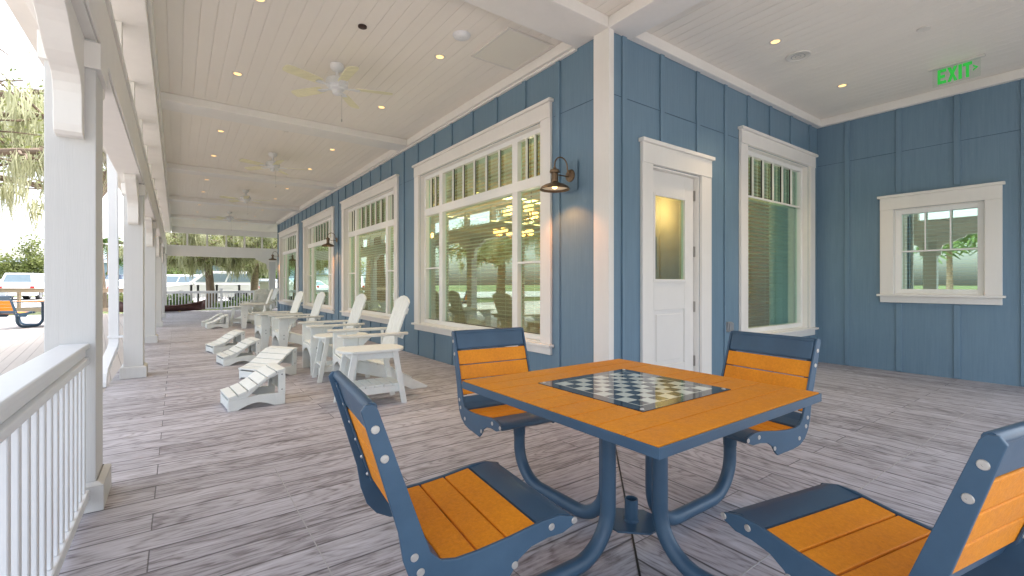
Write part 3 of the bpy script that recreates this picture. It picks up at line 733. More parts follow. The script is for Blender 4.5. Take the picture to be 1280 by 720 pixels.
for nm, pr, y0, wd, z0, h in (('letter', E_, .155, .075, -.205, .165), ('letter', X_, .072, .085, -.205, .165), ('letter', I_, -.022, .028, -.205, .165), ('letter', T_, -.058, .075, -.205, .165), ('arrow', A_, -.140, .042, -.15, .065)):
    letter(pr, y0, wd, z0, h).build(nm, M['green'], t)

# wall lamps
def lamp_make():
    t = thing('wall_lamp', '', 'wall lamp', (XW, 0, 2.33), 0, 'gooseneck lamps on the blue wall')
    b = MB(); b.box(-.024, -.0206, -.10, .09, -.16, .15); b.build('mounting_block', M['siding'], t, bevel=.003)
    b = MB(); b.lathe([(0, .028), (.025, .026), (.045, .016), (.062, .012), (.066, 0)], (-.0242, 0, 0), 24, axis=(-1, 0, 0)); b.build('wall_plate', M['bronze'], t)
    b = MB(); pts = [(-.04, 0, .01), (-.07, 0, .06)] + [(-.155+.085*math.cos(R(a)), 0, .085+.085*math.sin(R(a))) for a in range(0, 181, 20)] + [(-.24, 0, .05)]
    b.tube(pts, .0075, 10); b.tube([(-.05, 0, -.015), (-.22, 0, -.015)], .006, 8); b.build('gooseneck', M['bronze'], t)
    b = MB(); b.lathe([(0, .06), (.014, .058), (.016, .045), (.045, .03), (.052, .015), (.05, .0), (.034, -.005), (.036, -.09), (.05, -.105), (.10, -.12), (.14, -.145), (.152, -.168), (.150, -.172), (.138, -.148), (.098, -.125), (.045, -.112), (.0, -.108)], (-.24, 0, 0), 32); sh = b.build('shade', M['bronze'], t)
    b = MB(); b.lathe([(.132, -.148), (.095, -.128), (.045, -.115), (0, -.112)], (-.24, 0, -.0015), 28); b.build('reflector', M['lampin'], sh)
    b = MB(); b.lathe([(0, -.165), (.022, -.155), (.028, -.14), (.016, -.12), (0, -.118)], (-.24, 0, 0), 16); b.build('bulb', M['bulb'], t)
    return t
M['lampin'] = plain('lamp_white_enamel', (.8, .74, .6), .4)
lamp0 = lamp_make()
for i, (y, lb) in enumerate(((3.50, 'bronze gooseneck wall lamp beside the white corner post'), (12.1, 'bronze gooseneck lamp between the second and third wide windows'), (20.35, 'bronze gooseneck lamp at the far end of the blue wall'))):
    if i == 0: lamp0.location[1] = y; lamp0['label'] = lb
    else: dup(lamp0, (XW, y, 2.33), 0, lb)
    l = bpy.data.lights.new('wall_lamp_bulb', 'SPOT'); l.energy = 6; l.color = (1, .36, .09); l.spot_size = R(125); l.spot_blend = .5; l.shadow_soft_size = .03
    o = bpy.data.objects.new('wall_lamp_bulb', l); COL.objects.link(o); o.location = (XW-.24, y, 2.33-.162)
# outlet box
t = thing('outlet_box', 'small grey weatherproof outlet box between the door and tall window', 'outlet box', (5.42, YD-.0005, .69))
b = MB(); b.box(-.05, .05, -.05, 0, -.06, .06); b.build('box', M['grey'], t, bevel=.008); b = MB(); b.box(-.042, .042, -.068, -.0505, -.05, .05); b.build('cover', M['grey'], t, bevel=.006)

# ------------------------------------------------------------------ game table with swivel chairs
TX, TY, TZ, TS = 1.69, 1.39, .74, .567
RS = .855
def table_make():
    t = thing('game_table', '', 'table', (TX, TY, 0), 0, 'blue framed tables with orange slatted tops')
    b = MB(); n = 9; w_ = (2*TS-.012)/n
    for i in range(n):
        y0 = -TS+.006+i*w_+.003; y1 = y0+w_-.006
        if y0 < -.306 or y1 > .306:
            b.box(-TS+.006, TS-.006, max(y0, -9), y1, TZ-.028, TZ)
    # slats beside the board
    def clip(y0, y1, xa, xb): b.box(xa, xb, y0, y1, TZ-.0281, TZ)
    b = MB(); BH = .307
    for i in range(n):
        y0 = -TS+.006+i*w_+.003; y1 = y0+w_-.006
        if y1 <= -BH or y0 >= BH: b.box(-TS+.006, TS-.006, y0, y1, TZ-.028, TZ)
        else:
            c0, c1 = max(y0, -BH), min(y1, BH)
            if y0 < -BH: b.box(-TS+.006, TS-.006, y0, -BH-.0005, TZ-.028, TZ)
            if y1 > BH: b.box(-TS+.006, TS-.006, BH+.0005, y1, TZ-.028, TZ)
            b.box(-TS+.006, -BH-.001, c0, c1, TZ-.028, TZ); b.box(BH+.001, TS-.006, c0, c1, TZ-.028, TZ)
    b.build('tabletop', M['orange'], t, bevel=.0025)
    b = MB(); z0, z1 = TZ-.038, TZ-.003
    for (x0, x1, y0, y1) in ((-TS, -TS+.0055, -TS, TS), (TS-.0055, TS, -TS, TS), (-TS+.0056, TS-.0056, -TS, -TS+.0055), (-TS+.0056, TS-.0056, TS-.0055, TS)): b.box(x0, x1, y0, y1, z0, z1)
    b.box(-TS+.006, TS-.006, -.32, .32, z0+.002, TZ-.0285); b.box(-TS+.01, TS-.01, -TS+.05, -TS+.09, z0, TZ-.0285); b.box(-TS+.01, TS-.01, TS-.09, TS-.05, z0, TZ-.0285)
    b.build('edge_frame', M['navy'], t, bevel=.002)
    b = MB(); h = .305; b.box(-h, h, -h, h, -.018, .0015); bd = b.build('game_board', mat_board(h), t, loc=(0, 0, TZ))
    for sx in (-1, 1):
        for sy in (-1, 1):
            b = MB(); b.lathe([(0, .004), (.007, .0035), (.009, .0)], (sx*(h-.022), sy*(h-.022), .0016), 12); b.build('bolt', M['bolt'], bd)
    rb = .17
    for k, a in enumerate((180, -90, 0, 90)):
        m = Matrix.Rotation(R(a), 3, 'Z'); r0 = .155; zc = .036
        pts = [(r0, 0, TZ-.0395), (r0, 0, zc+rb+.04)] + [(r0+(rb+.03)-(rb+.03)*math.cos(R(q)), 0, zc+(rb+.03)-(rb+.03)*math.sin(R(q))) for q in range(6, 91, 6)]
        pts += [(RS-rb-.03+(rb+.03)*math.sin(R(q)), 0, zc+(rb+.03)-(rb+.03)*math.cos(R(q))) for q in range(0, 91, 6)] + [(RS, 0, .30)]
        b = MB(); b.tube([m @ Vector(p) for p in pts], .0335, 18); lg = b.build('leg', M['navy'], t)
        b = MB(); b.lathe([(.0335, .29), (.036, .30), (.036, .335), (.045, .36), (.072, .395), (.075, .40), (0, .40)], m @ Vector((RS, 0, 0)), 20); b.build('seat_cup', M['navy'], lg)
        b = MB(); c = m @ Vector((RS, 0, 0)); b.box(c.x-.085, c.x+.085, c.y-.085, c.y+.085, .4005, .412); b.build('seat_plate', M['blackplate'], lg, bevel=.003)
    b = MB(); q = .125; cc = .03; b.prism([(q, -cc), (q, cc), (cc, q), (-cc, q), (-q, cc), (-q, -cc), (-cc, -q), (cc, -q)], .118, .126, 'XY'); b.build('brace_plate', M['navy'], t, bevel=.002)
    b = MB(); b.lathe([(.036, .1265), (.030, .132), (.030, .225), (.026, .225), (.026, .14), (0, .14)], (0, 0, 0), 20); b.build('umbrella_socket', M['navy'], t)
    b = MB(); b.box(-.1, .1, -.1, .1, TZ-.052, TZ-.0385); b.build('top_plate', M['navy'], t)
    return t
def chair_make():
    t = thing('swivel_chair', '', 'chair', (0, 0, 0), 0, 'orange slatted swivel chairs fixed round the blue tables')
    # seat and back line in (x, z), front = +x
    top = [(.245, .450), (.19, .466), (.13, .466), (.0, .447), (-.10, .437), (-.17, .435), (-.215, .445), (-.245, .475), (-.262, .52)]
    bt = (-.388, .885)
    under = [(-.432, .885), (-.335, .55), (-.322, .47), (-.300, .405), (-.265, .362), (-.215, .335), (-.15, .325), (-.06, .322), (-.012, .318), (.008, .335), (.035, .372), (.08, .398), (.14, .408), (.20, .408), (.244, .424), (.256, .437)]
    poly = top + [bt, (-.398, .899), (-.420, .901)] + under
    W = .256
    for s in (-1, 1):
        b = MB(); b.prism(poly, s*W, s*(W+.012), 'XZ'); sp = b.build('side_panel', M['navy'], t, bevel=.0025)
        me = None
        for (x, z, r) in ((.245, .438, .012), (.155, .44, .012), (.02, .36, .012), (-.21, .375, .012), (-.275, .43, .011), (-.263, .395, .011) if False else (-.292, .475, .011), (-.396, .835, .013), (-.372, .755, .013)):
            if me is None:
                b = MB(); b.lathe([(0, .0012), (.22, .0012), (.24, .0028), (.86, .0026), (1, .0004)], (0, 0, 0), 16, axis=(0, 1, 0), smooth=False); me = b.build('bolt', M['bolt'], sp); o = me
                me.data.transform(Matrix.Scale(1, 4))
                for v in me.data.vertices: v.co.x *= .0115; v.co.z *= .0115
            else: o = me.copy(); COL.objects.link(o); o.parent = sp
            o.location = (x, s*(W+.0121), z); o.rotation_euler = (0, 0, 0 if s > 0 else math.pi)
        b = MB(); b.beam((-.262-.028, s*(W-.02), .50), (-.392-.018, s*(W-.02), .865), .035, .005, (1, 0, 0)); b.build('back_strip', M['navy'], t)
        for k in range(6):
            f = .06+k*.165; b = MB(); nx = Vector((-.945, 0, -.3)); b.lathe([(0, .007), (.005, .006), (.007, 0)], (-.290-.123*f-.004, s*(W-.02), .50+.40*f), 10, axis=nx); b.build('bolt', M['bolt'], t)
    def slat(p, q, mat, nm, th=.02, rad=.004):
        a, c = Vector((p[0], 0, p[1])), Vector((q[0], 0, q[1])); d = (c-a).normalized(); n = Vector((-d.z, 0, d.x))
        if n.z < 0 and abs(n.z) > abs(n.x)*.5: n = -n
        b = MB(); mid = (a+c)/2; m = Matrix((d, Vector((0, 1, 0)), d.cross(Vector((0, 1, 0))))).transposed()
        b.obox(mid, ((c-a).length, 2*W-.004, th), m); return b.build(nm, mat, t, bevel=rad)
    def off(p, q, e):      # shift a slat so that its outer face lies just below the panel edge
        d = (Vector((q[0], q[1]))-Vector((p[0], p[1]))).normalized(); n = Vector((d.y, -d.x))*e
        return (p[0]+n.x, p[1]+n.y), (q[0]+n.x, q[1]+n.y)
    line = [(.108, .462), (.0, .447), (-.10, .437), (-.205, .432)]
    for i in range(3):
        p, q = line[i], line[i+1]; p2 = (p[0]-.003, p[1]); q2 = (q[0]+.003, q[1])
        slat((p2[0], p2[1]-.014), (q2[0], q2[1]-.014), M['orange'], 'seat_slat')
    b = MB(); b.prism([(.112, .457), (.19, .466), (.232, .456), (.249, .444), (.251, .430), (.241, .420), (.228, .424), (.218, .440), (.19, .446), (.112, .437)], -W+.002, W-.002, 'XZ', True); b.build('front_cap', M['navy'], t)
    b = MB(); b.prism([(-.210, .420), (-.210, .437), (-.240, .462), (-.258, .500), (-.272, .496), (-.255, .450), (-.225, .418)], -W+.002, W-.002, 'XZ'); b.build('corner_strip', M['navy'], t, bevel=.003)
    bl0, bl1 = Vector((-.277, .505)), Vector((-.402, .892)); bd = (bl1-bl0)
    for i in range(3):
        p = bl0+bd*(.005+i*.235); q = bl0+bd*(.225+i*.235); slat((p.x, p.y), (q.x, q.y), M['orange'], 'back_slat')
    p = bl0+bd*.712; q = bl0+bd*.985; slat((p.x, p.y), (q.x, q.y), M['navy'], 'top_cap', .024, .01)
    b = MB(); b.tube([(q.x-.002, -W+.002, q.y+.002), (q.x-.002, W-.002, q.y+.002)], .0155, 14); b.build('top_roll', M['navy'], t)
    b = MB(); b.box(-.20, .14, -.05, .05, .4125, .424); b.build('swivel_mount', M['blackplate'], t)
    return t
tab0 = table_make(); tab0['label'] = 'large blue framed game table with checkerboard in the foreground'
ch0 = chair_make()
def seats(cx, cy, rot, spec, z=0):
    for ang, swiv, lb in spec:
        a = R(ang+rot); x, y = cx+RS*math.cos(a), cy+RS*math.sin(a); rz = a+math.pi+R(swiv)
        if not ch0.get('label'): ch0.location = (x, y, z); ch0.rotation_euler[2] = rz; ch0['label'] = lb
        else: dup(ch0, (x, y, z), rz, lb)
seats(TX, TY, 0, [(180, -6, 'orange slatted swivel chair at the lower left of the game table, back towards the railing'), (-90, -11, 'orange slatted swivel chair cut off at the lower right corner, seen from behind'), (0, -6, 'orange slatted swivel chair on the right of the game table below the tall window'), (90, -6, 'orange slatted swivel chair beyond the game table below the nearest wide window')])
VF = math.degrees(math.atan2(-math.cos(YAW), -math.sin(YAW)))
def atd(u, d): f = (u-640)/576*d; return (math.sin(YAW)*d+math.cos(YAW)*f, math.cos(YAW)*d-math.sin(YAW)*f, -.02)
T3 = atd(60, 13.6)
dup(tab0, T3, R(VF), 'blue framed orange slatted table out on the deck at the left')
seats(T3[0], T3[1], VF, [(0, 0, 'orange chair on the deck with its back to the porch, left picture edge'), (180, 0, 'orange chair on the far side of the deck table'), (-90, 0, 'orange chair of the deck table hidden behind the nearest column')][:2], -.02)

# ------------------------------------------------------------------ white slatted loungers, footrests, side tables
def adirondack():
    t = thing('adirondack_chair', '', 'chair', (0, 0, 0), 0, 'white slatted adirondack chairs along the wall')
    for s in (-1, 1):
        y0, y1 = s*.315, s*.345
        b = MB(); b.prism([(0, 0), (.105, 0), (.15, .36), (.15, .635), (0, .635)], y0, y1, 'XZ'); fl = b.build('front_leg', M['poly'], t, bevel=.004)
        for z in (.30, .36):
            b = MB(); b.lathe([(0, .002), (.008, .0015), (.010, .0)], (.075, s*.3452, z), 10, axis=(0, s, 0)); b.build('screw', M['grey'], fl)
        o = [(-.055, s*.285), (-.055, s*.40), (-.03, s*.425), (.35, s*.425), (.60, s*.40), (.70, s*.36), (.715, s*.31), (.70, s*.285)]
        b = MB(); b.prism(o, .636, .662, 'XY'); b.build('armrest', M['polyarm'], t, bevel=.006)
        b = MB(); b.prism([(.02, .25), (.02, .385), (.10, .395), (.30, .335), (.48, .275), (.95, .02), (.935, 0), (.76, 0), (.45, .16), (.15, .245)], s*.284, s*.3145, 'XZ'); b.build('rear_leg', M['poly'], t, bevel=.004)
        b = MB(); b.prism([(.155, .50), (.155, .635), (.30, .635)], s*.318, s*.342, 'XZ'); b.build('arm_bracket', M['poly'], t, bevel=.003)
        b = MB(); b.box(.56, .59, s*.30-.02, s*.30+.02, .40, .6355); b.build('arm_post', M['poly'], t, bevel=.003)
    b = MB(); pr = [(.015, .392), (.10, .402), (.19, .382), (.28, .350), (.37, .318), (.46, .288), (.54, .262)]
    for i in range(6):
        p, q = Vector((pr[i][0], 0, pr[i][1])), Vector((pr[i+1][0], 0, pr[i+1][1])); d = (q-p).normalized(); b.beam(p+d*.005, q-d*.005, .62, .022)
    b.build('seat', M['poly'], t, bevel=.004)
    b = MB(); o = [(-.284, .245)] + [(-.284+.568*i/10, .245+.085*math.sin(math.pi*i/10)) for i in range(1, 10)] + [(.284, .245), (.284, .385), (-.284, .385)]; b.prism(o, .0, .0145, 'YZ'); b.build('front_apron', M['poly'], t, bevel=.003)
    # fan back
    base, topc = Vector((.47, 0, .24)), Vector((.755, 0, 1.07)); d = (topc-base); Ln = d.length; d.normalize(); nrm = Vector((d.z, 0, -d.x))
    b = MB(); N = 5
    for i in range(N):
        c = (i-(N-1)/2)
        def yb(e, s): return (c+e*.5)*(.088 if s < .5 else .108) - e*.0055
        Lh = [Ln-.0-.032*(abs(c)+.5*k)**1.6 if False else Ln*(1-.050*(max(0, abs(c+k*.5))/2.5)**2*1.6) for k in (-1, 1)]
        Lm = Ln*(1-.050*(abs(c)/2.5)**2*1.6)
        loc = [(0, yb(-1, 0)), (0, yb(1, 0)), (Lh[1], yb(1, 1)), (Lm+.004, c*.108), (Lh[0], yb(-1, 1))]
        vs = [tuple(base+d*l+Vector((0, y, 0))+nrm*h) for h in (0, .022) for l, y in loc]
        b.add(vs, [(4, 3, 2, 1, 0), (5, 6, 7, 8, 9)]+[(k, (k+1) % 5, 5+(k+1) % 5, 5+k) for k in range(5)])
    b.build('backrest', M['poly'], t, bevel=.004)
    b = MB(); m = Matrix((d, Vector((0, 1, 0)), d.cross(Vector((0, 1, 0))))).transposed()
    for f, wd in ((.22, .50), (.48, .70), (.80, .44)): b.obox(base+d*(Ln*f)+nrm*.036, (.07, wd, .025), m)
    b.build('back_brace', M['poly'], t, bevel=.003)
    b = MB(); b.box(.79, .815, -.284, .284, .02, .075); b.build('stretcher', M['poly'], t, bevel=.003)
    return t
adir = adirondack()
def place(src, x, y, rz, lb):
    if not src.get('label'): src.location = (x, y, 0); src.rotation_euler[2] = R(rz); src['label'] = lb; return src
    return dup(src, (x, y, 0), R(rz), lb)
place(adir, 1.47, 5.36, -6, 'white adirondack chair nearest the camera, behind the side table')
place(adir, 1.45, 6.82, -3, 'second white adirondack chair, between the two side tables')
place(adir, 1.36, 8.72, 0, 'third white adirondack chair from the front, before the second wide window')
place(adir, 1.24, 9.85, 2, 'fourth white adirondack chair from the front, right beside the third')
place(adir, 1.45, 14.75, -4, 'white adirondack chair in the far cluster, nearest its footrests')
place(adir, 2.05, 16.7, -82, 'greyish far adirondack chair with its back turned to the camera')
place(adir, 2.15, 18.2, 6, 'farthest white adirondack chair at the end of the blue wall')
def footrest():
    t = thing('footrest', '', 'footrest', (0, 0, 0), 0, 'white slatted footrests before the adirondack chairs')
    crv = [(-.285, .125), (-.20, .145), (-.115, .175), (-.03, .225), (.05, .283), (.135, .332), (.225, .352)]
    for s in (-1, 1):
        o = [(-.28, 0), (-.205, 0)] + [(-.205+.27*i/8+.0, .055*math.sin(math.pi*i/8)) for i in range(1, 8)] + [(.075, 0), (.205, 0), (.205, .335), (.19, .335)] 
        lo = [(-.28, 0), (-.20, 0)] + [(-.20+.32*i/8, .052*math.sin(math.pi*i/8)) for i in range(1, 8)] + [(.12, 0), (.22, 0), (.22, .115), (-.02, .125), (-.12, .112), (-.28, .100)]
        b = MB(); b.prism(lo, s*.195, s*.222, 'XZ'); b.build('side_panel', M['poly'], t, bevel=.004)
        up = [(-.278, .1005), (-.12, .1125), (-.03, .19), (.06, .262), (.155, .305), (.155, .318), (.13, .318), (.05, .27), (-.03, .212), (-.115, .162), (-.20, .132), (-.28, .113)]
        b = MB(); b.prism(up, s*.196, s*.221, 'XZ'); b.build('slat_rail', M['poly'], t, bevel=.003)
        b = MB(); b.box(.156, .2215, s*.1945, s*.2235, .1155, .338); fl = b.build('leg', M['poly'], t, bevel=.004)
        for z in (.15, .30):
            b = MB(); b.lathe([(0, .002), (.006, .0015), (.008, .0)], (.19, s*.2237, z), 10, axis=(0, s, 0)); b.build('screw', M['grey'], fl)
    b = MB()
    for i in range(6):
        p, q = Vector((crv[i][0], 0, crv[i][1])), Vector((crv[i+1][0], 0, crv[i+1][1])); dd = (q-p).normalized(); b.beam(p+dd*.005, q-dd*.005, .47, .022)
    b.build('slatted_top', M['poly'], t, bevel=.004)
    b = MB(); b.box(-.283, -.281+.02, -.194, .194, .02, .10); b.box(.19, .215, -.1935, .1935, .14, .325); b.build('end_board', M['poly'], t, bevel=.003)
    return t
foot = footrest()
place(foot, .655, 5.33, 4, 'white footrest nearest the camera, before the first adirondack chair')
place(foot, 1.0, 6.78, 33, 'white footrest turned sideways behind the nearest footrest')
place(foot, .80, 8.22, 8, 'white footrest before the third adirondack chair')
place(foot, .74, 9.75, 12, 'white footrest before the fourth adirondack chair, furthest left of its pair')
place(foot, .93, 15.05, 2, 'front white footrest of the far cluster')
place(foot, .86, 15.85, 0, 'far white footrest just behind the front one of the far cluster')
place(foot, 1.75, 16.4, 20, 'farthest white footrest, half hidden behind the far adirondack chair')
def side_table():
    t = thing('side_table', '', 'side table', (0, 0, 0), 0, 'white slatted side tables between the adirondack chairs')
    hx, hy = .33, .235
    o = []
    for (cx, a0, a1) in ((hx-.12, -70, 70), (-hx+.12, 110, 250)):
        for i in range(9):
            a = R(a0+(a1-a0)*i/8); o.append((cx+.12*math.cos(a)*1.0, max(-hy, min(hy, .25*math.sin(a)))))
    b = MB(); n = 4
    ys = [-hy+2*hy*i/n for i in range(n+1)]
    for i in range(n):
        y0, y1 = ys[i]+.002, ys[i+1]-.002
        def xe(y): return hx-.10*(abs(y)/hy)**2.2
        b.prism([(-xe(y0), y0), (xe(y0), y0), (xe((y0+y1)/2)+.002, (y0+y1)/2), (xe(y1), y1), (-xe(y1), y1), (-xe((y0+y1)/2)-.002, (y0+y1)/2)], .535, .56, 'XY')
    b.build('tabletop', M['poly'], t, bevel=.005)
    for sx in (-1, 1):
        for sy in (-1, 1):
            b = MB(); yc = sy*.19; b.prism([(sx*.265, 0), (sx*.32, 0), (sx*.225, .534), (sx*.17, .534)], yc-.014, yc+.014, 'XZ'); b.build('leg', M['poly'], t, bevel=.004)
    b = MB()
    for sy in (-1, 1): b.box(-.225, .225, sy*.168-.012, sy*.168+.0075, .465, .533)
    for sx in (-1, 1): b.box(sx*.20-.012, sx*.20+.012, -.155, .155, .465, .532)
    b.build('apron', M['poly'], t, bevel=.003)
    b = MB()
    for sy in (-1, 1): b.box(-.30, .30, sy*.168-.012, sy*.168+.0075, .12, .185)
    b.build('stretcher', M['poly'], t, bevel=.003)
    b = MB()
    for i in range(6): x = -.27+i*.09; b.box(x+.004, x+.086, -.175, .175, .186, .206)
    b.build('shelf', M['poly'], t, bevel=.004)
    return t
sdt = side_table()
place(sdt, 1.60, 4.66, -4, 'white side table with slatted shelf beside the nearest adirondack chair')
place(sdt, 1.72, 6.12, -4, 'white side table half hidden between the first two adirondack chairs')
place(sdt, 1.55, 15.6, 0, 'white side table in the far cluster')

# ------------------------------------------------------------------ canoe
t = thing('canoe', 'dark red wooden canoe lying on the floor before the far railing', 'canoe', (-.45, 24.62, 0), R(2))
nst = 17; V = []; Fc = []; Ln = 1.48; ns = 9
for i in range(nst):
    f = -1+2*i/(nst-1); hw = .33*(1-abs(f)**2.3)+.004; sheer = .27+.24*abs(f)**2.6; keel = .02+.06*abs(f)**4
    for k in range(ns):
        a = math.pi*k/(ns-1); yy = -hw*math.cos(a); zz = keel+(sheer-keel)*(1-math.sin(a)**.75) if True else 0
        V.append((f*Ln*(1+.02*zz), yy, zz))
for i in range(nst-1):
    for k in range(ns-1): Fc.append((i*ns+k, i*ns+k+1, (i+1)*ns+k+1, (i+1)*ns+k))
b = MB(); b.add(V, Fc, True); h = b.build('hull', M['canoe'], t); sm = h.modifiers.new('thick', 'SOLIDIFY'); sm.thickness = .015
for s in (0, ns-1):
    b = MB(); b.tube([V[i*ns+s] for i in range(nst)], .013, 8); b.build('gunwale', M['canoe'], t)
b = MB(); b.box(-.5, -.35, -.27, .27, .25, .27); b.box(.35, .5, -.27, .27, .25, .27); b.build('thwart', M['wood'], t)
for x in (-.6, .55):
    b = MB(); b.box(x-.04, x+.04, -.25, .25, 0, .06); b.build('cradle', M['wood'], t)

# ------------------------------------------------------------------ deck rail
FW = Vector((math.sin(YAW), math.cos(YAW), 0)); RT = Vector((math.cos(YAW), -math.sin(YAW), 0))
def at(u, d, z=0):      # a place seen in column u of the photograph at depth d
    p = FW*d + RT*((u-640)/576*d); return Vector((p.x, p.y, z))
A, Bq = at(-60, 19), at(185, 19); d = (Bq-A); Ln = d.length
t = thing('deck_fence', 'brown wooden rail fence along the edge of the deck', 'fence', A, math.atan2(d.y, d.x))
for nm, z0, z1, y0, y1 in (('top_rail', .86, 1.0, -.02, .02), ('cap_rail', 1.0005, 1.035, -.07, .07), ('bottom_rail', .08, .22, -.02, .02)):
    b = MB(); b.box(0, Ln, y0, y1, z0, z1); b.build(nm, M['wood'], t, bevel=.005)
k = 6
for i in range(k+1):
    b = MB(); x = Ln*i/k; b.box(x-.045, x+.045, .0205, .11, -.1, .999); b.build('post', M['wood'], t, bevel=.004)
b = MB()
for i in range(6): b.box(0, Ln, -.003, .003, .29+i*.095, .293+i*.095)
b.build('wire', M['blackmetal'], t)

# ------------------------------------------------------------------ trees
def limb(mb, p0, p1, r0, r1, rng, n=6, wob=.12, sag=0.):
    p0, p1 = Vector(p0), Vector(p1); L_ = (p1-p0).length; pts = []; rr = []
    for i in range(n+1):
        f = i/n; o = Vector((rng.uniform(-1, 1), rng.uniform(-1, 1), rng.uniform(-1, 1)))*wob*L_*.35*math.sin(math.pi*f)
        pts.append(p0.lerp(p1, f)+o+Vector((0, 0, sag*math.sin(math.pi*f)*L_))); rr.append(r0+(r1-r0)*f)
    mb.tube(pts, rr, 8, False); return pts
def foliage(cent, spread, n, size, rs, flat=.7):
    C = cent[rs.integers(0, len(cent), n)] + rs.normal(0, 1, (n, 3))*np.array([spread, spread, spread*flat])
    u = rs.normal(0, 1, (n, 3)); u /= np.linalg.norm(u, axis=1)[:, None]; v = np.cross(u, rs.normal(0, 1, (n, 3))); v /= np.linalg.norm(v, axis=1)[:, None]
    s = (size*rs.uniform(.5, 1.3, n))[:, None]; V = np.stack([C-u*s, C+v*s*.45, C+u*s, C-v*s*.45], 1).reshape(-1, 3)
    return V, np.arange(4*n).reshape(n, 4)
def strands(cent, n, lmin, lmax, width, rs, jit=.3):
    """hanging moss: tapered ribbons of three pieces"""
    B0 = cent[rs.integers(0, len(cent), n)] + rs.normal(0, 1, (n, 3))*np.array([jit, jit, jit*.5])
    Ln_ = rs.uniform(lmin, lmax, n)*rs.uniform(.4, 1, n); ang = rs.uniform(0, np.pi, n); w_ = width*rs.uniform(.4, 1.3, n); dr = rs.normal(0, .10, (n, 2)); V = []
    for f, ww in ((0, .5), (.3, 1.), (.65, .8), (1., .08)):
        c = B0.copy(); c[:, 2] -= Ln_*f; c[:, 0] += dr[:, 0]*Ln_*np.sin(f*4); c[:, 1] += dr[:, 1]*Ln_*np.sin(f*3.3+1)
        off = np.stack([np.cos(ang+f)*w_*ww, np.sin(ang+f)*w_*ww, np.zeros(n)], 1); V += [c-off, c+off]
    V = np.stack(V, 1).reshape(-1, 3); base = np.arange(n)[:, None]*8
    F = np.concatenate([base+np.array([[0, 1, 3, 2]]), base+np.array([[2, 3, 5, 4]]), base+np.array([[4, 5, 7, 6]])])
    return V, F
def oak(label, loc, trunk_r, fork, limbs, seed, nleaf=9000, nmoss=4000, leafs=.075, mossL=(.3, 1.2), mossw=.022, twigs=6, reach=1.2, bark='bark', group='oaks hung with moss'):
    t = thing('oak_tree', label, 'tree', loc, 0, group); rng = random.Random(seed); rs = np.random.default_rng(seed)
    b = MB(); lean = Vector((rng.uniform(-.1, .1), rng.uniform(-.1, .1), 0))*fork
    b.tube([(0, 0, -.3), (0, 0, .1), lean*.4+Vector((0, 0, fork*.4)), lean+Vector((0, 0, fork))], [trunk_r*1.5, trunk_r*1.15, trunk_r*.92, trunk_r*.8], 16); b.build('trunk', M[bark], t)
    b = MB(); tips = []; wood = []
    for e in limbs:
        e = Vector(e); p0 = lean+Vector((0, 0, fork*rng.uniform(.85, 1.0))); L_ = (e-p0).length
        pts = limb(b, p0, e, trunk_r*.45, .035, rng, 9, .18, .08)
        for p in pts[3:]:
            wood.append(p)
            for k in range(twigs):
                q = p+Vector((rng.gauss(0, 1), rng.gauss(0, 1), rng.gauss(.15, .6)))*reach*.55
                if (q-p).length > .2:
                    tp = limb(b, p, q, .028, .006, rng, 3, .2); tips += tp[1:]; wood += tp[1:]
    b.build('branches', M[bark], t)
    cent = np.array([tuple(p) for p in tips]); wd = np.array([tuple(p) for p in wood])
    V, F = foliage(cent, .26*reach, nleaf, leafs, rs); rawmesh('crown', V, F, M['leaf'], t)
    # moss in bunches
    keep = wd[rs.integers(0, len(wd), max(60, nmoss//45))]
    V, F = strands(keep, nmoss, mossL[0], mossL[1], mossw, rs, .09); rawmesh('hanging_moss', V, F, M['moss'], t)
    return t
# big oak reaching over the deck at the left edge
oak('near oak with mossy limbs hanging over the deck at the left edge', (-7.2, 12.5, -.15), .42, 2.6,
    [(5.6, -1.6, 3.6), (5.2, -.3, 4.5), (5.3, .9, 3.3), (4.9, -2.6, 5.2), (3.6, 2.2, 5.6), (-3, 3, 6), (0, -4, 6), (-3.5, -2, 6.4), (1.5, 4.5, 6.5), (5.0, 1.6, 5.6)], 5, 4500, 13000, .045, (.35, 1.15), .012, 6, 1.0)
oak('thick trunked old oak just beyond the deck fence', tuple(at(110, 21.3, -.1)), .62, 5.6,
    [(-5, 2, 8), (-4.5, -3, 8), (-3.5, 5, 9), (1.5, 4, 9), (-1, -3, 8.5), (0, 1, 10)], 11, 9000, 4500, .10, (.4, 1.3), .02, 5, 1.5)
oak('moss hung oak with dark trunk just behind the far railing', tuple(at(265, 23.6, -.05)), .20, 2.5,
    [(-2.9, 1.5, 2.7), (-2.2, 2.2, 3.9), (2.6, -1.5, 3.0), (3.2, -.8, 4.2), (1.2, 2.0, 4.3), (-1.2, -.6, 4.6), (.6, -1.0, 3.4), (-3.3, 2.4, 3.3), (1.8, .6, 2.9), (-1.6, .8, 2.9)], 21, 8500, 9500, .07, (.35, 1.15), .02, 6, 1.0)
oak('pale trunked mossy oak right of the dark oak behind the far railing', tuple(at(318, 26, .0)), .22, 2.4,
    [(-2.2, 1.2, 3.2), (2.4, -1.2, 3.2), (3.0, -2.0, 4.2), (.4, 1.5, 4.4), (-.9, -.6, 4.0), (1.4, .5, 2.9)], 33, 5500, 7500, .075, (.4, 1.3), .022, 6, 1.0, 'barkpale')
oak('distant oak beyond the cars at the far end', tuple(at(235, 62, .1)), .35, 3.2,
    [(-4, 1, 6), (4, 1, 6), (0, 3, 8), (-2, -3, 6), (3, -2, 7)], 41, 5000, 2500, .16, (.5, 1.5), .04, 5, 2.0)
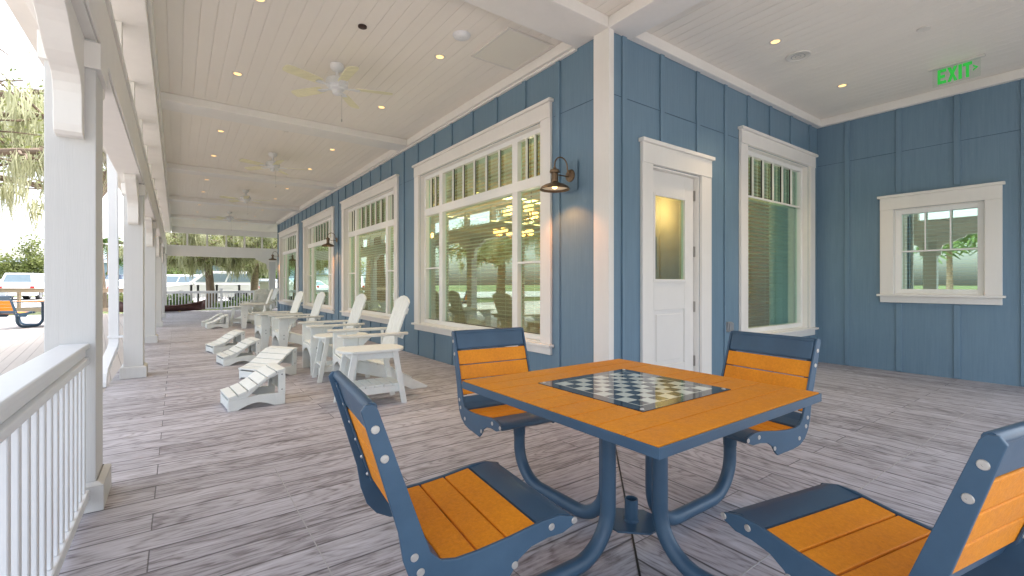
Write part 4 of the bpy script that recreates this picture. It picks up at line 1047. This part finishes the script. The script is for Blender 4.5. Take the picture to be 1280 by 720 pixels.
oak('distant dense oak beyond the white truck at the far end', tuple(at(335, 58, .1)), .35, 3.2,
    [(-4, 1, 5), (4, 1, 5.5), (0, 3, 7), (-2, -3, 5), (3, -2, 6), (-5, -1, 4)], 43, 6000, 2500, .16, (.5, 1.5), .04, 5, 2.0)
oak('oak beyond the deck on the left, seen only in the window reflections', (-14.5, 31, -.15), .4, 3.0,
    [(4, -1, 5), (4.5, 2, 4.2), (1, 4, 6), (-3, 2, 6), (0, -4, 5.5), (3, -3.5, 4.4)], 51, 9000, 4500, .09, (.4, 1.4), .02, 5, 1.4)
def round_tree(name, label, loc, h, r, seed, n=5000, leaf='leaf', size=.12, cat='tree', trunk=True):
    t = thing(name, label, cat, loc); rs = np.random.default_rng(seed); rng = random.Random(seed)
    b = MB(); b.tube([(0, 0, -.2), (0, 0, h*.4), (.05*h, 0, h*.75)], [.06*h*.5, .05*h*.5, .012*h], 8)
    tips = []
    for k in range(14):
        a = rng.uniform(0, 6.28); z = rng.uniform(.3, .95)*h; rr = r*math.sqrt(max(.05, 1-((z/h-.55)/.5)**2))*rng.uniform(.6, 1.)
        tips += limb(b, (0, 0, z*.7), (rr*math.cos(a), rr*math.sin(a), z), .03, .01, rng, 4, .2)[1:]
    b.build('trunk', M['bark'], t); V, F = foliage(np.array([tuple(p) for p in tips]), r*.22, n, size, rs); rawmesh('crown', V, F, M[leaf], t); return t
round_tree('broadleaf_tree', 'loose green tree beyond the deck at the left edge', tuple(at(34, 46, .05)), 5.6, 2.2, 61, 6000, 'leaf', .16)
round_tree('broadleaf_tree', 'bright green tree at the right of the far end opening', tuple(at(329, 33, .05)), 4.0, 1.6, 62, 5000, 'leafbright', .10)
round_tree('broadleaf_tree', 'dense green tree beyond the far railing at the left', tuple(at(222, 47, .05)), 4.4, 2.2, 63, 5000, 'leaf', .14)
def shrub(label, loc, r, h, seed, n=2500, size=.07, leaf='leafbright'):
    t = thing('shrub', label, 'shrub', loc); rs = np.random.default_rng(seed); b = MB(); rng = random.Random(seed); tips = []
    for k in range(16):
        a = rng.uniform(0, 6.28); q = r*math.sqrt(rng.random()); tips += limb(b, (0, 0, -.1), (q*math.cos(a), q*math.sin(a), h*rng.uniform(.5, 1)), .015, .005, rng, 4, .2)[1:]
    b.build('stems', M['bark'], t); V, F = foliage(np.array([tuple(p) for p in tips]), r*.2, n, size, rs); rawmesh('foliage', V, F, M[leaf], t); return t
shrub('yellow green shrub behind the canoe', tuple(at(222, 22.8, -.1)), .6, .75, 71)
shrub('low green shrub behind the middle of the far railing', tuple(at(288, 23.2, -.1)), .6, .35, 72)
shrub('green shrub behind the far railing under the pale oak', tuple(at(310, 23.6, -.1)), .7, .6, 73)
shrub('clipped bright green hedge beyond the parked cars', tuple(at(229, 44, .05)), 2.6, 1.9, 74, 6000, .1)
shrub('green shrub at the right end of the far railing', tuple(at(347, 24, -.1)), .6, .9, 75)
shrub('low bushes beyond the deck fence by the thick oak', tuple(at(150, 24, -.05)), 1.0, .8, 76, 3000, .07, 'leaf')
def palm(label, loc, h, seed, fr=1.9):
    t = thing('palm_tree', label, 'palm', loc, 0, 'palms beyond the parking lot'); rng = random.Random(seed); rs = np.random.default_rng(seed)
    b = MB(); b.tube([(0, 0, -.2), (.06, 0, h*.5), (0, .05, h)], [.2, .15, .14], 10); b.build('trunk', M['barkpale'], t)
    V = []; F = []
    for k in range(26):
        a = 2*math.pi*k/26+rng.uniform(-.2, .2); el = rng.uniform(-.5, 1.1); dr = Vector((math.cos(a), math.sin(a), 0)); sd_ = Vector((-math.sin(a), math.cos(a), 0)); L_ = fr*rng.uniform(.8, 1.1)
        P = [Vector((0, 0, h))+dr*(L_*f*math.cos(el*.8))+Vector((0, 0, L_*(math.sin(el)*f-.55*f*f))) for f in np.linspace(0.15, 1, 9)]
        for i in range(8):
            tg = (P[i+1]-P[i]); ll = .42*L_*math.sin(math.pi*(.15+.8*i/8))
            for s in (-1, 1):
                o = len(V); V += [tuple(P[i]), tuple(P[i]+tg*.8), tuple(P[i]+tg*1.5+sd_*s*ll-Vector((0, 0, ll*.35))), tuple(P[i]+tg*1.2+sd_*s*ll-Vector((0, 0, ll*.4)))]; F.append((o, o+1, o+2, o+3))
    rawmesh('fronds', V, F, M['palmleaf'], t); return t
palm('palm standing between the thick oak and the downspout', tuple(at(135.5, 44, .05)), 4.9, 81)
palm('palm half hidden behind the downspout', tuple(at(160, 46, .05)), 3.8, 82)
palm('palm reflected at the left of the small square window', (-24, 7.4, -.1), 4.6, 83)
palm('palm reflected at the right of the small square window', (-22, 4.6, -.1), 4.9, 84)

# ------------------------------------------------------------------ cars
def car(kind, label, loc, rz, paint):
    P_ = {'suv': (4.9, 1.95, 1.88, 1.10), 'sedan': (4.6, 1.8, 1.45, .85), 'pickup': (5.4, 1.95, 1.85, 1.1)}[kind]; Ln, W_, H_, belt = P_; hl = Ln/2; hw = W_/2; r = .36
    t = thing('parked_car', label, 'car', loc, rz, 'cars in the parking lot')
    def arch(cx): return [(cx+r*1.15*math.cos(R(q)), .30+r*1.15*math.sin(R(q))) for q in range(180, -1, -20)]
    wx = (-hl+.95, hl-.9)
    lo = [(-hl, .45), (-hl+.05, .28)] + [(p[0], max(.28, p[1])) for p in arch(wx[0])] + [(p[0], max(.28, p[1])) for p in arch(wx[1])] + [(hl-.05, .28), (hl, .5), (hl-.02, .72), (hl-.25, belt-.08), (hl-1.25, belt+.04), (-hl+.1, belt+.02), (-hl, .8)]
    b = MB(); b.prism(lo, -hw, hw, 'XZ'); b.build('body', paint, t, bevel=.06, seg=3)
    if kind == 'suv': cab = ((-hl+.12, belt), (-hl+.42, H_), (hl-2.05, H_), (hl-1.15, belt+.02))
    elif kind == 'sedan': cab = ((-hl+.45, belt), (-hl+1.35, H_), (hl-2.1, H_), (hl-1.25, belt+.02))
    else: cab = ((-.55, belt), (-.45, H_), (hl-2.2, H_), (hl-1.3, belt+.02))
    def loft(mb, ins, grow=0.):
        (x0, z0), (x1, z1), (x2, _), (x3, z3) = cab; wb, wt_ = hw-.05, hw-.26
        vs = [(x0, -wb, z0), (x3, -wb, z3), (x3, wb, z3), (x0, wb, z0), (x1, -wt_, z1), (x2, -wt_, z1), (x2, wt_, z1), (x1, wt_, z1)]
        mb.add(vs, [(0, 3, 2, 1), (4, 5, 6, 7), (0, 1, 5, 4), (1, 2, 6, 5), (2, 3, 7, 6), (3, 0, 4, 7)]); return vs
    b = MB(); vs = loft(b, 0); b.build('cabin', paint, t, bevel=.05, seg=3)
    vs = [Vector(v) for v in vs]
    def pane(ids, nm, sx=(.08, .92), sz=(.12, .86)):
        a, c, d_, e = [vs[i] for i in ids]       # bottom a->c, top e->d_
        n_ = (c-a).cross(e-a).normalized()
        if n_.dot((a+c+d_+e)/4-Vector((0, 0, 1.0))) < 0: n_ = -n_
        q = [(a.lerp(c, u)).lerp(e.lerp(d_, u), v) for u, v in ((sx[0], sz[0]), (sx[1], sz[0]), (sx[1], sz[1]), (sx[0], sz[1]))]
        b = MB(); b.add([tuple(p-n_*.02) for p in q]+[tuple(p+n_*.012) for p in q], [(0, 1, 2, 3), (4, 5, 6, 7), (0, 1, 5, 4), (1, 2, 6, 5), (2, 3, 7, 6), (3, 0, 4, 7)]); b.build(nm, M['carglass'], t)
    pane((1, 2, 6, 5), 'windshield'); pane((0, 3, 7, 4), 'rear_window', (.1, .9), (.2, .86))
    for s in ((0, 1, 5, 4), (3, 2, 6, 7)):
        for k in ((.06, .46), (.49, .92)): pane(s, 'side_window', k, (.16, .80))
    for x in wx:
        for s in (-1, 1):
            b = MB(); b.lathe([(.0, .0), (r*.62, .0), (r*.9, .0), (r, -.04), (r, -.20), (0, -.20)], (x, s*(hw-.01), .33), 18, axis=(0, s, 0)); wh = b.build('wheel', M['tyre'], t)
            b = MB(); b.lathe([(0, .012), (r*.2, .012), (r*.6, .002), (r*.62, -.01)], (x, s*(hw-.004), .33), 18, axis=(0, s, 0)); b.build('rim', M['rim'], wh)
    for s in (-1, 1):
        b = MB(); b.obox((hl-.09, s*(hw-.28), .70), (.16, .36, .13)); b.build('headlight', M['carglass'], t, bevel=.02)
        b = MB(); b.obox((-hl+.03, s*(hw-.16), .85), (.08, .22, .2)); b.build('tail_light', M['lampred'], t, bevel=.02)
        b = MB(); b.obox((hl-1.5, s*(hw+.08), belt+.08), (.12, .2, .14)); b.build('mirror', paint, t, bevel=.03)
    b = MB(); b.obox((hl-.01, 0, .58), (.05, .9, .16)); b.build('grille', M['blackmetal'], t); 
    b = MB(); b.obox((hl+.012, 0, .40), (.03, .34, .11)); b.build('number_plate', M['plate'], t)
    return t
head = math.atan2(-RT.y, -RT.x)
gzc = .10
car('suv', 'large white suv parked behind the dark oak trunk', tuple(at(268, 28.5, gzc)), head+R(28), M['carwhite'])
car('sedan', 'silver blue sedan parked right of the white suv', tuple(at(323, 31, gzc)), head+R(35), M['carsilver'])
car('pickup', 'white pickup parked behind the white suv', tuple(at(308, 37, gzc)), head+R(30), M['carwhite'])
car('suv', 'white car at the left end of the far opening', tuple(at(214, 38, gzc)), head+R(20), M['carwhite'])
car('sedan', 'dark blue car at the right edge of the far opening', tuple(at(346, 33, gzc)), head+R(40), M['cardark'])
car('suv', 'white suv with dark rear window beyond the deck fence', tuple(at(40, 34, gzc)), R(118)-YAW+R(0), M['carwhite'])
car('sedan', 'silver car at the far left beyond the deck fence', tuple(at(5, 33, gzc)), R(-62)-YAW, M['carsilver'])
car('sedan', 'white car seen between the thick oak and the downspout', tuple(at(147, 38, gzc)), R(100)-YAW, M['carwhite'])
car('suv', 'dark suv half hidden behind the second column', tuple(at(172, 40, gzc)), R(80)-YAW, M['cardark'])
t = thing('utility_cabinet', 'plain white utility cabinet beyond the far railing on the right', 'cabinet', tuple(at(337, 27.5, -.02)), head)
b = MB(); b.box(-.45, .45, -.3, .3, 0, 1.35); b.build('body', M['housewhite'], t, bevel=.02); b = MB(); b.box(-.47, .47, -.32, .32, 1.3505, 1.40); b.build('lid', M['housewhite'], t, bevel=.01); b = MB(); b.box(-.40, -.01, .3005, .315, .1, 1.25); b.box(.01, .40, .3005, .315, .1, 1.25); b.build('door', M['housewhite'], t, bevel=.005)
# bollards
bo = None
for u, lb in ((239, 'black bollard left of the canoe tip beyond the far railing'), (247.5, 'taller looking black bollard right beside the canoe tip'), (271, 'black bollard beside the dark oak trunk'), (299, 'black bollard behind the far railing, furthest right')):
    p = at(u, 24.6, -.03)
    if bo is None:
        bo = thing('bollard', lb, 'bollard', tuple(p), 0, 'black bollards beyond the far railing')
        b = MB(); b.tube([(0, 0, -.1), (0, 0, 1.12)], .055, 12); b.build('post', M['blackmetal'], bo); b = MB(); b.lathe([(.055, 1.121), (.07, 1.13), (.07, 1.16), (.03, 1.20), (0, 1.205)], (0, 0, 0), 12); b.build('cap', M['blackmetal'], bo)
    else: dup(bo, tuple(p), 0, lb)
# houses
def house(label, loc, rz, w_, dp, h, rh, wm, rm, nw=4):
    t = thing('house', label, 'house', loc, rz); b = MB(); b.box(-w_/2, w_/2, -dp/2, dp/2, -.3, h); b.build('wall', wm, t)
    b = MB(); e = .4; b.prism([(-dp/2-e, h-.1), (dp/2+e, h-.1), (0, h+rh)], -w_/2-e, w_/2+e, 'YZ'); b.build('roof', rm, t)
    for i in range(nw):
        x = -w_/2+w_*(i+.5)/nw; b = MB(); b.box(x-.5, x+.5, -dp/2-.05, -dp/2+.02, .9, 2.2); f = b.build('window', M['frame'], t)
        b = MB(); b.box(x-.42, x+.42, -dp/2-.07, -dp/2-.051, .98, 2.12); b.build('pane', M['darkglass'], f)
    return t
rf = math.atan2(RT.y, RT.x)
house('low white house with grey blue roof at the far left edge', tuple(at(14, 66, .1)), rf, 16, 9, 2.9, 1.9, M['housewhite'], M['roofgrey'])
house('blue grey house behind the palm and the downspout', tuple(at(150, 70, .1)), rf, 14, 9, 4.2, 2.2, M['houseblue'], M['roofgrey'])
house('white house behind the mossy oaks at the far end', tuple(at(222, 72, .1)), rf, 9, 9, 4.0, 2.2, M['housewhite'], M['roofgrey'])
house('grey blue house behind the far oaks on the right', tuple(at(300, 72, .1)), rf, 12, 9, 4.6, 2.4, M['houseblue'], M['roofgrey'])
